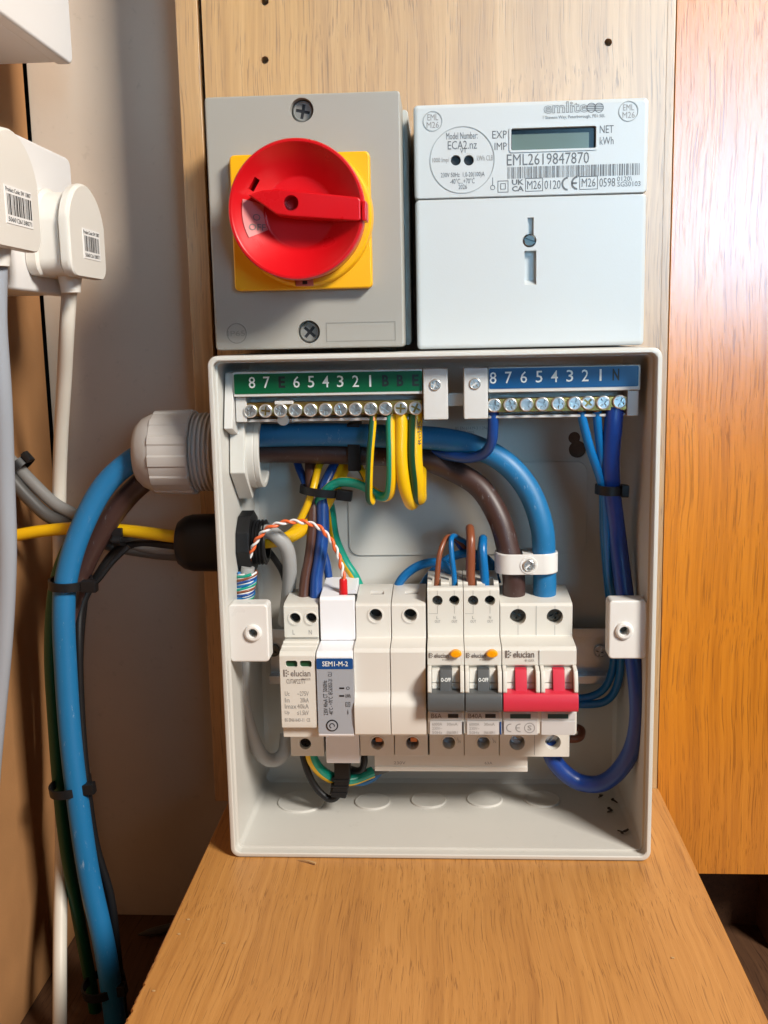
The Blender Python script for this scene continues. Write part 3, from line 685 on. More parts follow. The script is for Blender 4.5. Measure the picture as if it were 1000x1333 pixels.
p = at(453, 896, -76.2); arc(b, p.x, p.z, .7, .25, 0, 360, -76.2, 1); b.ptext('kWh', 450, 903.5, 456.5, 908.5, -76.2, 1)
frame_px(b, 450, 914, 456, 920, -76.2, .2, 1); frame_px(b, 451.7, 915.7, 454.3, 918.3, -76.2, .15, 1)
b.ptext('i', 452.4, 924, 453.6, 930, -76.2, 1)
b.build('printed_lettering', ['ink_white', 'ink_black'], lab, smooth=False)
p = at(432.5, 944.5, -76.2); b = B(); b.lathe([(-75.9, 3.0), (-76.35, 2.9), (-76.4, 2.4), (-76.25, 2.3)], (p.x, 0, p.z), 'y', 30); b.build('button_ring', 'ink_black', lab)
b = B(); b.lathe([(-76.0, 2.35), (-76.55, 2.3), (-76.6, .01)], (p.x, 0, p.z), 'y', 30); b.build('button', 'sem_grey', lab)
b = B(); arc(b, p.x, p.z, 1.15, .5, -20, 250, -76.66); b.build('button_symbol', 'ink_black', lab, smooth=False)

# blanks
for k, lb in ((2, 'blank filler module next to the white SEM1-M-2 module'), (3, 'blank filler module next to the B6A breaker')):
    x0, x1 = mx(k)+G, mx(k+1)-G-(.55 if k == 3 else 0)
    t = thing('blank_module', lb, 'blank module', ((x0+x1)/2, -12, 41), 'blank filler modules in the row')
    pr_ = [(-12, 46), (-22, 41.2), (-50, 41.2), (-50, 62.8), (-75.2, 62.4), (-76.6, 63.4), (-77.4, 70), (-77.6, 77)]
    for q in range(7): pr_.append((-77.4+4.0*(.5-.5*math.cos(math.pi*(q+1)/7)), 78.5+.95*q))
    pr_ += [(-73.4, 95), (-73.6, 103.6), (-72.4, 105.4), (-57.4, 106.2), (-57, 106.8), (-57, 122.4), (-55.5, 123.7), (-30, 127), (-12, 120)]
    b = B(); b.prism(pr_, x0, x1, 'x', .35, ang=40)
    ptop = at((489, 534)[k-2], 801, -57); pbot = at((491.5, 537)[k-2], 967.5, -50)
    c = hole_cut([(ptop.x, ptop.z, 3.25, -57, 14), (pbot.x, pbot.z, 3.3, -50, 12)])
    pt = at((491, 536)[k-2], 770, -43); c.box(pt.x-3.4, pt.x+3.4, -44.5, -40, 123, 140)
    b = cut(b, c); b.build('housing', 'blank_plastic', t); q = B(); q.box(pt.x-3.5, pt.x+3.5, -44.6, -39.9, 122, 124.3); q.build('entry_shade', 'ink_faint', t)  # darker block paints the shade inside the top opening
    collar(t, ptop.x, ptop.z, 3.3, -57, 'blank_plastic'); collar(t, pbot.x, pbot.z, 3.3, -50, 'blank_plastic')
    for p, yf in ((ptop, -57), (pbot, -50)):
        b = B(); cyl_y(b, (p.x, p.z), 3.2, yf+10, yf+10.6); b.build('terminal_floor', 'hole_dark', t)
    b = B(); b.box(pbot.x-1.0, pbot.x+2.4, -48.6, -41, pbot.z+.1, pbot.z+2.2, .2); b.build('copper_finger', 'orange_copper', t)

# breakers
def breaker(t, x0, x1, ztop, half, barm, tongm, ways, edge):
    """one housing with toggles; half = list of (x0,x1) of each pole"""
    pr_ = [(-12, 46), (-20, 41.0), (-50, 41.0), (-50, 63.6), (-76.6, 63.6), (-77.6, 64.4), (-77.6, 75.6), (-72.5, 76.2), (-72.5, 96.2), (-74.6, 97.6), (-74.4, 104.8), (-72.6, 106.2), (-57.6, 106.6), (-57, 107), (-57, ztop-1.2), (-55.8, ztop), (-50, ztop+.4), (-49.4, ztop+1.2 if edge else ztop+.6), (-28, ztop+2.2), (-12, ztop-6)]
    b = B(); b.prism(pr_, x0, x1, 'x', .35, ang=35)
    return b
def toggles(t, poles, barm, text=None):
    xa, xb = poles[0][0]+.15, poles[-1][1]-.15
    tg = None
    b = B()
    prof = [(-73, 77.4), (-80, 77.2), (-84.2, 77.8), (-85, 80), (-84.6, 84), (-83.2, 86.2), (-79.5, 86.8), (-73, 86.8)]
    b.prism(prof, xa, xb, 'x', .35, ang=40); tg = b.build('toggle', barm, t)
    for a, c_ in poles:
        m_ = (a+c_)/2; b = B(); b.prism([(-73, 86.4), (-80.6, 86.0), (-79.4, 91), (-77.0, 96.1), (-73, 96.1)], m_-2.75, m_+2.75, 'x', .3); b.build('tongue', barm, tg)
        for s_ in (-1, 1):
            q = B(); e = m_+s_*(PW/2-.25); i = e-s_*1.9
            q.prism([(-72.6, 85.2), (-81.4, 85.2), (-83.0, 87), (-82.6, 92), (-80.4, 96.4), (-74, 97.4), (-72.6, 97)], min(e, i), max(e, i), 'x', .4, ang=30); q.build('bezel_cheek', 'module_plastic', t)
            q = B(); i2 = m_+s_*2.95; j2 = m_+s_*6.55
            q.prism([(-72.6, 89.7), (-77.0, 89.7), (-75.8, 95.9), (-72.6, 95.9)], min(i2, j2), max(i2, j2), 'x', .2)
            q.prism([(-72.6, 86.9), (-77.8, 86.9), (-77.4, 89.4), (-72.6, 89.4)], min(i2, j2), max(i2, j2), 'x', .2); q.build('toggle_guard', 'module_plastic', t)
    if text:
        q = B()
        for a, c_ in poles:
            m_ = (a+c_)/2; fn = lambda p: Vector((p.x, -79.4+(p.z-91)*.47-.35 if p.z > 91 else -79.4-.35, p.z))
            q.text(text, m_-2.35, m_+2.35, 91.0, 92.7, 0, 0, .02, fn=fn)
        q.build('toggle_lettering', 'ink_white', tg, smooth=False)
    return tg
for k, rate, lb in ((4, 'B6A', 'grey-toggled B6A breaker with orange test button and thin wires'), (5, 'B40A', 'grey-toggled B40A breaker with orange test button beside red switch')):
    x0, x1 = mx(k)+G*.7, mx(k+1)-G*.7; m_ = (x0+x1)/2
    t = thing('residual_breaker', lb, 'circuit breaker', (m_, -12, 41), 'breakers with orange test buttons')
    b = breaker(t, x0, x1, 131.2, None, None, None, None, True)
    ha = at((569.5, 616)[k-4], 782, -57); hb = at((591.5, 638)[k-4], 782, -57); hc_ = at((584.5, 629.5)[k-4], 967, -50)
    c = hole_cut([(ha.x, ha.z, 2.6, -57, 5), (hb.x, hb.z, 2.6, -57, 9), (hc_.x, hc_.z, 3.2, -50, 14)])
    for dx in (-4.2, 4.2): c.box(m_+dx-2.2, m_+dx+2.2, -53, -42, 128, 140)
    b = cut(b, c); b.build('housing', 'module_plastic', t)
    screw(t, (ha.x, -54.4, ha.z), 5.0, 35+20*k, 'dull_screw', name='terminal_screw'); screw(t, (hb.x, -50, hb.z), 5.0, 10*k, 'black_plastic', name='terminal_screw')
    screw(t, (hc_.x, -41.5, hc_.z-.6), 5.6, 0, 'zinc', 'slot', name='terminal_screw'); collar(t, hc_.x, hc_.z, 3.2, -50, 'module_plastic')
    toggles(t, [(mx(k)+.1, mx(k+1)-.1)], 'toggle_grey', 'O-OFF')
    p = at((593.5, 640.5)[k-4], 850.5, -75); b = B()
    b.lathe([(-73, 1), (-76.4, 1), (-77, .82), (-77.1, .01)], (0, 0, 0), 'y', 28)
    for q in b.v: q.x = p.x+q.x*2.75; q.z = p.z+q.z*1.75
    b.build('test_button', 'test_orange', t); q = B(); q.text('T', p.x-.5, p.x+.5, p.z-.7, p.z+.7, -77.2, 0, .02); q.build('button_lettering', 'test_orange', t, smooth=False)
    b = B(); brand(b, x0+.8, 101.2, .84, 0, -74.75)
    for hx in (ha, hb):
        b.add([(hx.x-.09, -57.1, hx.z-6.5), (hx.x+.09, -57.1, hx.z-6.5), (hx.x+.09, -57.1, hx.z-2.7), (hx.x-.09, -57.1, hx.z-2.7)], [[0, 1, 2, 3]], 1)
        b.add([(hx.x-.09, -57.1, hx.z+2.7), (hx.x+.09, -57.1, hx.z+2.7), (hx.x+.09, -57.1, 130), (hx.x-.09, -57.1, 130)], [[0, 1, 2, 3]], 1)
        b.text('L' if hx is ha else 'N', hx.x-.5, hx.x+.5, 115.6, 117, -57.1, 1); b.text('OUT', hx.x-1.4, hx.x+1.4, 113.6, 115, -57.1, 1)
    b.add([(x0+.7, -57.1, ha.z-6.6), (ha.x, -57.1, ha.z-6.6), (ha.x, -57.1, ha.z-6.45), (x0+.7, -57.1, ha.z-6.45)], [[0, 1, 2, 3]], 1)
    b.text('L', x1-3.2, x1-2.4, 49.9, 51.3, -50.1, 1); b.text('IN', x1-2.9, x1-1.6, 48.4, 49.8, -50.1, 1)
    b.build('printed_lettering', ['ink_brown', 'ink_faint'], t, smooth=False)
    q = B(); q.box(x0+.8, x1-1.3, -78.3, -77.5, 64.0, 70.9, .25); q.box(x0+.8, x1-1.3, -78.0, -77.5, 71.2, 75.3, .2); lab = q.build('rating_label', 'clear_label', t)
    q = B(); q.text(rate, x0+1.6, x0+(6.6 if rate == 'B6A' else 8.2), 72.2, 74.6, -78.1, 0, .008)
    for i, (l, r) in enumerate((('6000A', '30mA'), ('230V~', ''), ('50Hz', 'EN61009-1'))):
        zz = 68.6-2.1*i; q.text(l, x0+2, x0+6.8, zz, zz+1.5, -78.4, 1)
        if r: q.text(r, x0+9, x0+14.2, zz, zz+1.5, -78.4, 1)
    q.build('label_lettering', ['ink_brown', 'ink_faint'], lab, smooth=False)
    q = B(); q.box(x0+9.6, x0+14.6, -78.15, -77.9, 72.4, 74.4); q.build('indicator', 'ink_black', lab)
    q = B(); q.box(x1-1.0, x1-.25, -78.6, -77.5, 64.2, 70.4, .1); q.build('side_clip', 'sem_blue' if k == 5 else 'toggle_grey', t)
# main switch
x0, x1 = mx(6)+G, mx(8)-G
t = thing('main_switch', 'double width main switch with red toggles at right end of row', 'main switch', ((x0+x1)/2, -12, 41))
b = breaker(t, x0, x1, 123.2, None, None, None, None, False)
hs = [at(674.5, 803, -57), at(722.5, 803, -57)]; hb = [at(673.5, 967, -50), at(720, 966.5, -50)]
c = hole_cut([(p.x, p.z, 4.0, -57, 9) for p in hs]+[(p.x, p.z, 4.0, -50, 14) for p in hb]); b = cut(b, c); b.build('housing', 'module_plastic', t)
for i, p in enumerate(hs): screw(t, (p.x, -51, p.z), 7.4, 20+50*i, 'dull_screw', name='terminal_screw')
for i, p in enumerate(hb): screw(t, (p.x, -41.5, p.z-.5), 7.0, 25+100*i, 'zinc', 'slot', name='terminal_screw')
toggles(t, [(mx(6)+.1, mx(7)-.1), (mx(7)+.1, mx(8)-.1)], 'toggle_red')
b = B(); brand(b, x0+1.6, 101.2, 1.22, 0, -74.75)
for i, p in enumerate(hs):
    for z0, z1 in ((p.z+4, 122.2), (107.2, p.z-4)): b.add([(p.x-.09, -57.1, z0), (p.x+.09, -57.1, z0), (p.x+.09, -57.1, z1), (p.x-.09, -57.1, z1)], [[0, 1, 2, 3]], 1)
m_ = (x0+x1)/2
b.build('printed_lettering', ['ink_brown', 'ink_faint'], t, smooth=False)
b = B(); b.box(m_-.12, m_+.12, -57.12, -56, 107, 122); b.build('pole_joint', 'ink_faint', t)
b = B(); b.box(m_-.12, m_+.12, -74.9, -74, 97.4, 104.8); b.box(m_-.12, m_+.12, -50.1, -49, 42, 62); b.build('pole_joint', 'ink_faint', t)
for i in (0, 1):
    a = mx(6+i)+.8; e = mx(7+i)-1.0
    q = B(); q.box(a, e, -78.4, -77.5, 64.0, 71.0, .25); q.box(a, e, -78.0, -77.5, 71.4, 75.3, .2); lab = q.build('rating_label', 'clear_label', t)
    q = B(); q.box(a+3, e-3.2, -78.2, -77.9, 72.2, 74.4); q.build('indicator', 'teal_flag', lab)
    if i == 0:
        q = B(); Y = -78.5; arc(q, a+3.2, 67.6, 1.9, .55, 80, 280, Y); arc(q, a+7.6, 67.6, 1.9, .55, 80, 280, Y); q.add([(a+5.9, Y, 67.35), (a+7.6, Y, 67.35), (a+7.6, Y, 67.85), (a+5.9, Y, 67.85)], [[0, 1, 2, 3]])
        arc(q, a+12.2, 67.6, 2.4, .4, 0, 360, Y); q.text('S', a+11.2, a+13.2, 66.3, 68.9, Y, 0, .02); q.build('label_lettering', 'ink_faint', lab, smooth=False)
# busbar cover
p0 = at(488, 1003, -46); p1 = at(687, 985, -46)
t = thing('busbar_cover', 'long white busbar cover strip beneath the breakers', 'busbar cover', ((p0.x+p1.x)/2, -30, p0.z))
b = B(); b.prism([(-20, 40.4), (-46, 40.4), (-46, p0.z+2.6), (-47, p0.z+2.4), (-47, p0.z), (-20, p0.z)], p0.x, p1.x, 'x', .3); b.build('cover', 'blank_plastic', t)
b = B(); b.text('230V', p0.x+10, p0.x+16, 35, 36.6, -46.1, 0); b.text('63A', p1.x-22, p1.x-18, 35.2, 36.6, -46.1, 0); b.build('printed_lettering', 'ink_faint', t, smooth=False)

# ------------------------------------------------------------------ cable clamp
p0 = at(646, 749, -52); p1 = at(728, 722, -52)
t = thing('cable_clamp', 'white screwed clamp bar around the two thick tails', 'cable clamp', ((p0.x+p1.x)/2, -40, p0.z))
yc = -43; rr0 = rrect(p0.x, p1.x, yc-8.2, yc+8.2, 7.6, 7); rr1 = rrect(p0.x+2.2, p1.x-2.2, yc-6.2, yc+6.0, 5.6, 7)
b = B(); b.loft([[Vector((x, y, p0.z+.4)) for x, y in rr1], [Vector((x, y, p0.z)) for x, y in rr0][:], [Vector((x, y, p0.z+.5)) for x, y in rrect(p0.x-.3, p1.x+.3, yc-8.5, yc+8.5, 7.8, 7)], [Vector((x, y, p1.z-.5)) for x, y in rrect(p0.x-.3, p1.x+.3, yc-8.5, yc+8.5, 7.8, 7)], [Vector((x, y, p1.z)) for x, y in rr0], [Vector((x, y, p1.z-.4)) for x, y in rr1]], cap=False)
ps = at(688.5, 736, -51.6)
b.box(ps.x-2.5, ps.x+2.5, yc-7, yc+7, p0.z+.6, p1.z-.6); b.build('band', 'lug_white', t)
b = B(); b.lathe([(-51.3, 4.4), (-51.9, 4.2), (-51.9, 3.3), (-51, 3.2)], (ps.x, 0, ps.z), 'y', 30); b.build('screw_seat', 'lug_white', t)
screw(t, (ps.x, -51.9, ps.z), 5.8, 50, 'steel')

# ================================================================== cables
def pts(l): return [at(*q) for q in l]
def cable(name, label, l, dia, mat, cat='wire', group=None, stripe=None, copper=None, n=16, jitter=None):
    mats = [mat]; st = None
    if stripe: mats.append(stripe[0]); st = (stripe[1], stripe[2], stripe[3], 1)
    jr = random.Random(len(label)); pl = pts(l)
    pl = [p+Vector((jr.uniform(-1, 1), jr.uniform(-1, 1), jr.uniform(-1, 1)))*min(.55, dia*.05) for p in pl]
    b = B(); b.tube(pl, dia/2, n, 0, 10, st)
    o = tag(b.build(name, mats, ang=60), label, cat, group)
    if copper:
        q = B(); q.tube(pts(copper), dia*.36, 12, 0, 4); q.build('bare_copper', 'copper', o)
    return o
# thick incoming tails
cable('supply_tail', 'thick blue tail looping from floor through the grey gland', [(160, 1420, -52), (150, 1333, -52), (136, 1240, -52), (117, 1140, -51), (102, 1050, -50), (91, 960, -50), (85, 870, -50), (83, 800, -50), (88, 748, -49), (104, 690, -46), (135, 635, -42), (172, 598, -40), (215, 577, -39), (265, 570, -38), (330, 567, -37), (420, 567, -36), (500, 568, -36), (570, 570, -36), (620, 581, -38), (660, 603, -40), (690, 640, -42), (704, 685, -43), (708, 730, -43), (708, 768, -42), (708, 792, -40)], 11.6, 'tail_blue', 'cable', n=22)
cable('supply_tail', 'thick brown tail running beside the blue one into the switch', [(164, 1420, -38), (154, 1333, -38), (141, 1240, -38), (122, 1140, -37), (107, 1050, -37), (96, 960, -36), (90, 870, -36), (91, 800, -35), (104, 750, -34), (130, 695, -34), (162, 650, -35), (190, 622, -35), (225, 600, -34), (270, 592, -33), (330, 588, -32), (420, 588, -31), (490, 591, -30), (545, 597, -30), (590, 612, -32), (625, 637, -36), (650, 675, -40), (662, 715, -43), (667, 745, -43), (669, 770, -42), (669, 792, -40)], 11.4, 'tail_brown', 'cable', n=22)
cable('earth_cable', 'dark green cable hugging the left of the blue tail', [(140, 1420, -38), (122, 1300, -38), (104, 1200, -38), (88, 1110, -38), (77, 1030, -38), (70, 940, -38), (66, 850, -38), (70, 770, -36), (85, 720, -30), (105, 690, -24)], 7, 'dark_green', 'cable')
cable('black_cable', 'slim black cable down the right side of the tails', [(180, 1420, -44), (162, 1330, -44), (152, 1230, -44), (143, 1165, -44), (124, 1100, -44), (113, 1020, -44), (106, 940, -42), (103, 850, -40), (106, 790, -34), (128, 748, -28), (155, 715, -26), (190, 708, -30), (245, 712, -38)], 4.6, 'black_plastic', 'cable')
cable('black_cable', 'second slim black cable behind the blue tail lower down', [(172, 1420, -36), (158, 1330, -36), (150, 1250, -36), (138, 1180, -36), (118, 1110, -36), (108, 1030, -35), (103, 930, -34), (104, 840, -32), (110, 780, -30)], 4.2, 'black_plastic', 'cable')
cable('yellow_cable', 'yellow cable crossing left into the black gland', [(-30, 708, -18), (20, 697, -20), (60, 690, -22), (110, 688, -26), (170, 692, -32), (235, 699, -37), (275, 703, -38), (330, 706, -38), (362, 704, -38), (385, 696, -36), (405, 680, -34), (420, 662, -33), (434, 638, -32), (446, 612, -26), (454, 590, -18), (456, 570, -12)], 6.6, 'earth_yellow', 'cable')
cable('grey_cable', 'mid grey cable sloping down behind the blue tail', [(-30, 565, -10), (10, 595, -10), (40, 627, -12), (70, 655, -14), (100, 672, -16), (150, 700, -22), (200, 712, -30), (250, 716, -36)], 6.8, 'mid_grey_cable', 'cable')
cable('grey_cable', 'darker grey cable just under the mid grey one', [(-30, 590, -14), (5, 612, -14), (35, 645, -15), (62, 671, -16), (95, 686, -18), (140, 708, -22), (200, 719, -28), (250, 722, -36)], 7.2, 'dark_grey_cable', 'cable')
# flexes from the plugs
cable('white_flex', 'cream flex hanging from the farther plug', [at_ for at_ in [(93, 352, -47), (91, 375, -47), (88, 430, -44), (84, 500, -30), (80, 570, -18), (77, 640, -10), (78, 740, -10), (78, 860, -10), (79, 980, -14), (80, 1100, -28), (79, 1200, -46), (78, 1300, -64), (77, 1420, -78)]], 7.4, 'white_flex', 'cable')
cable('grey_flex', 'pale blue-grey flex at far left edge', [(-6, 318, -136), (-5, 345, -136), (-3, 420, -136), (2, 520, -134), (6, 620, -130), (8, 720, -128), (4, 820, -126), (-4, 920, -124), (-12, 1020, -122), (-18, 1120, -122)], 8.2, 'pale_grey_flex', 'cable')
# earth conductors from the bar, front to back
GY = lambda off, fr=.38, tw=0: ('earth_yellow', off, 1-fr, tw)
cable('earth_wire', 'thinnest green-yellow wire looping down from earth bar', [(486, 530, -58), (485, 555, -60), (482, 590, -61), (480, 625, -60), (481, 648, -57), (484, 653, -53), (482, 640, -46), (472, 615, -36), (458, 598, -26), (442, 590, -18), (425, 588, -14)], 3.6, 'dark_green', 'wire', 'earth wires', GY(.42, .42), [(487, 524, -58), (486, 548, -60)])
cable('earth_wire', 'green-edged yellow wire second from left under earth bar', [(509, 530, -58), (509, 555, -59), (510, 595, -60), (510, 628, -59), (506, 644, -55), (494, 645, -49), (476, 634, -43), (458, 628, -39), (440, 628, -37), (425, 638, -36), (410, 660, -32)], 5.0, 'teal_green', 'wire', 'earth wires', GY(.42, .33), [(506, 524, -58), (508, 548, -59)])
cable('earth_wire', 'plain yellow thick wire, third under the earth bar', [(522, 530, -58), (523, 555, -59), (523, 595, -60), (527, 630, -59), (532, 650, -55), (536, 655, -48), (536, 640, -40), (532, 605, -26), (526, 570, -18)], 6.5, 'earth_yellow', 'wire', 'earth wires', None, [(522, 524, -58), (522, 548, -59)])
ew = cable('earth_wire', 'green and yellow wire nearest the cover plate', [(542, 530, -58), (541, 555, -59), (541, 595, -60), (543, 625, -59), (545, 645, -56), (547, 648, -50), (547, 635, -42), (546, 600, -28), (545, 570, -18)], 6.9, 'dark_green', 'wire', 'earth wires', GY(.35, .44), [(542, 524, -58), (541, 548, -59)])
b = B(); p0 = at(541, 576, -62.6)
b.text('RoHS', at(546, 560, -62.5).x-.8, at(546, 560, -62.5).x+.9, at(545, 578, -62.5).z, at(545, 548, -62.5).z, -63.05, 0, 0, 90); b.build('printed_lettering', 'ink_brown', ew, smooth=False)
# bundle inside on the left
cable('line_wire', 'dark brown wire from tie down into surge module', [(404, 585, -18), (405, 620, -28), (408, 655, -33), (408, 690, -36), (404, 725, -38), (398, 750, -40), (396, 775, -42), (396, 790, -44)], 6.0, 'dark_brown')
cable('neutral_wire', 'deep blue wire from tie down into surge module', [(455, 575, -14), (440, 600, -22), (424, 630, -31), (421, 655, -34), (420, 690, -37), (417, 725, -40), (413, 752, -42), (412, 775, -44), (412, 792, -46)], 6.4, 'deep_blue')
cable('neutral_wire', 'thin blue wire slanting down to the left of tie', [(382, 585, -14), (390, 610, -20), (400, 633, -28), (408, 660, -26), (410, 690, -24), (424, 730, -26), (430, 770, -28)], 4.2, 'deep_blue')
cable('earth_wire', 'slim yellow-green wire through the tie to black gland', [(432, 582, -16), (416, 605, -26), (407, 638, -36), (396, 668, -36), (380, 692, -35), (350, 708, -36)], 3.8, 'teal_green', 'wire', 'earth wires', GY(.2, .35))
cable('earth_wire', 'green-yellow wire running from tie behind the white module', [(425, 640, -30), (430, 665, -28), (436, 700, -27), (448, 730, -27), (462, 752, -27), (474, 780, -26)], 5.2, 'teal_green', 'wire', 'earth wires', GY(.75, .45))
cable('grey_flex', 'grey flex curving from black gland behind surge module', [(330, 698, -40), (348, 692, -43), (362, 699, -44), (373, 716, -42), (378, 742, -38), (375, 775, -32), (370, 810, -24)], 7.4, 'flex_grey', 'cable')
cable('grey_flex', 'grey cable looping below the left fixing lug', [(316, 850, -46), (316, 880, -46), (319, 920, -44), (328, 958, -41), (342, 984, -38), (358, 990, -36), (370, 978, -34), (374, 955, -30)], 7.2, 'flex_grey', 'cable')
cable('black_lead', 'black strip lead behind the grey flex', [(345, 712, -26), (356, 726, -24), (368, 746, -22), (376, 775, -20)], 3.4, 'black_plastic', 'cable')
# twisted orange and white pair
base = catmull(pts([(322, 736, -48), (327, 718, -51), (338, 698, -53), (354, 685, -54), (378, 679, -53), (402, 681, -51), (420, 690, -50), (436, 712, -49), (444, 735, -50), (448, 756, -50)]), 26)
pair = thing('twisted_pair', 'orange and white twisted wire pair arching to red connector', 'wire', base[0])
for ph, mt in ((0, 'orange_wire'), (.5, 'white_wire')):
    out = []; N0 = Vector((0, -1, 0)); ln = 0
    for i, p in enumerate(base):
        tt = (base[min(i+1, len(base)-1)]-base[max(i-1, 0)]).normalized(); n1 = (N0-tt*N0.dot(tt)).normalized(); n2 = tt.cross(n1)
        if i: ln += (p-base[i-1]).length
        a = 2*math.pi*(ln/9.0+ph); out.append(p+n1*.72*math.cos(a)+n2*.72*math.sin(a))
    b = B(); b.tube(out, .78 if ph == 0 else .66, 8, 0, 0); b.build('strand', mt, pair, ang=60)
p0 = at(447, 759, -50); b = B(); b.lathe([(-6, 1.9), (-5.6, 2.1), (1.5, 2.0), (2.2, 1.6)], (p0.x, p0.y, p0.z), 'z', 20); b.build('connector_boot', 'red_boot', pair)
# unsheathed data cable wound on itself
c0 = at(316, 790, -50); c1 = at(323, 738, -50)
dc = thing('data_cable', 'grey data cable with coloured pairs wound back over it', 'cable', c0)
b = B(); b.tube([c0-Vector((0, 0, 20)), c0, c0.lerp(c1, .5), c1], 3.4, 16, 0, 4); b.build('sheath', 'flex_grey', dc)
for k, mt in enumerate(('wire_blue', 'white_wire', 'teal_green', 'white_wire', 'wire_brown', 'white_wire', 'deep_blue', 'white_wire')):
    out = []
    for i in range(90):
        u = i/89; a = 2*math.pi*(u*2.6+k/8)
        rr = 4.5+.18*math.sin(i*.4+k)
        p = c0.lerp(c1, .02+u*.84); out.append(p+Vector((rr*math.cos(a), rr*math.sin(a), .25*math.sin(i*.3+k*2))))
    b = B(); b.tube(out, (.85 if mt != 'white_wire' else .55), 7, 0, 0); b.build('strand', mt, dc, ang=60)
# small wires behind / into the breakers
cable('neutral_wire', 'blue wire arching up behind the blank fillers', [(515, 775, -30), (522, 755, -30), (540, 739, -30), (562, 732, -30), (580, 737, -32), (592, 752, -34), (597, 768, -36)], 4.6, 'wire_blue')
cable('neutral_wire', 'blue wire looping behind the arch to the right', [(545, 780, -22), (553, 758, -22), (570, 738, -22), (592, 724, -22), (616, 721, -22), (638, 733, -24), (648, 760, -26)], 4.6, 'wire_blue')
cable('line_wire', 'thin brown wire into the B6A breaker', [(568, 770, -47), (569, 750, -47), (573, 720, -45), (580, 702, -40), (587, 699, -34), (597, 704, -26), (606, 716, -20), (612, 740, -16)], 2.7, 'wire_brown')
cable('neutral_wire', 'thin blue wire into the B6A breaker', [(592, 770, -47), (591, 750, -47), (588, 722, -46), (587, 703, -43), (591, 698, -37), (600, 702, -28), (608, 708, -22), (620, 730, -16)], 2.7, 'wire_blue')
cable('black_lead', 'thin dark wire slanting behind the thick brown one', [(592, 702, -26), (600, 714, -22), (610, 724, -18), (622, 745, -14)], 2.2, 'navy')
cable('line_wire', 'thick brown wire bent over into the B40A breaker', [(614, 770, -48), (613, 748, -48), (613, 710, -47), (612, 694, -43), (612, 688, -37), (613, 696, -29), (613, 725, -22), (610, 760, -18)], 4.4, 'wire_brown')
cable('neutral_wire', 'short blue wire bent over into the B40A breaker', [(632, 768, -48), (631, 748, -48), (629, 718, -47), (629, 706, -43), (629, 702, -37), (627, 712, -29), (625, 735, -22), (624, 765, -18)], 4.4, 'wire_blue')
# neutral side
cable('neutral_link', 'thick navy cable from neutral bar looping under the switch', [(800, 530, -58), (797, 556, -58), (795, 600, -55), (796, 645, -51), (803, 700, -46), (813, 770, -50), (822, 830, -58), (829, 890, -62), (830, 935, -62), (823, 975, -59), (806, 1003, -53), (782, 1019, -48), (757, 1019, -44), (735, 1007, -43), (720, 988, -42), (714, 966, -40)], 8.8, 'navy', 'cable', None, None, [(801, 516, -58), (799, 549, -58)])
cable('neutral_wire', 'outer thin blue wire angling down from neutral bar', [(757, 536, -58), (760, 552, -58), (769, 585, -57), (781, 620, -54), (788, 650, -50), (790, 700, -46), (794, 760, -40), (804, 810, -30), (808, 860, -24), (803, 895, -20), (788, 913, -16), (765, 917, -14), (735, 915, -12)], 4.3, 'wire_blue', 'wire', None, None, [(756, 530, -58), (759, 547, -58)])
cable('neutral_wire', 'inner thin blue wire close beside the navy cable', [(777, 536, -58), (779, 556, -58), (783, 600, -55), (785, 650, -46), (787, 700, -40), (793, 770, -32), (800, 830, -24), (798, 870, -20), (788, 895, -16), (770, 907, -13), (740, 910, -12)], 4.2, 'wire_blue', 'wire', None, None, [(777, 530, -58), (778, 548, -58)])
cable('neutral_wire', 'short dark blue wire bending left under terminal eight', [(642, 532, -58), (642, 556, -57), (640, 575, -54), (630, 590, -49), (612, 596, -44), (590, 594, -38), (565, 588, -30)], 5.2, 'deep_blue', 'wire', None, None, [(643, 526, -58), (642, 546, -57)])
cable('line_wire', 'brown wire stub peeking out right of the switch', [(735, 962, -26), (750, 962, -27), (757, 958, -24), (757, 950, -18), (745, 946, -14)], 4.0, 'wire_brown')
# below the modules on the left
cable('earth_wire', 'thick green-yellow wire leaving the surge module underneath', [(404, 975, -42), (408, 990, -42), (418, 1004, -40), (436, 1014, -37), (458, 1015, -33), (485, 1006, -28)], 6.2, 'teal_green', 'wire', 'earth wires', GY(.78, .54))
cable('neutral_wire', 'blue wire end under the white module', [(440, 1008, -28), (458, 1017, -28), (474, 1017, -28), (488, 1010, -26), (500, 996, -22)], 4.4, 'wire_blue')
cable('black_lead', 'dark lead behind the black plug under white module', [(452, 1000, -30), (468, 1004, -30), (485, 1006, -29), (505, 1001, -26), (515, 992, -24)], 3.4, 'dark_grey_cable')
cable('black_lead', 'short black lead dropping beside the busbar cover', [(474, 978, -36), (474, 992, -36), (470, 1002, -34), (456, 1004, -32)], 3.6, 'black_plastic')
bp = thing('lead_plug', 'black ribbed plug and lead hanging under the white module', 'plug', at(446, 1036, -40))
p0 = at(446, 994, -40); p1 = at(441, 1036, -40); dx = p1.x-p0.x
b = B(); b.prism([(p0.x-4.2, p0.z+2), (p0.x+4.2, p0.z+2), (p0.x+4.0, p0.z-8), (p1.x+4.2, p1.z), (p1.x-4.0, p1.z+1), (p0.x-4.0, p0.z-8)], -44, -36, 'y', .7); b.build('plug_body', 'black_plastic', bp)
b = B()
for k in range(3): 
    u = .42+.2*k; x = p0.x+dx*u; z = p0.z+(p1.z-p0.z)*u; b.box(x-4.7, x+4.7, -44.6, -35.4, z-.55, z+.55, .3)
b.build('strain_rib', 'black_plastic', bp)
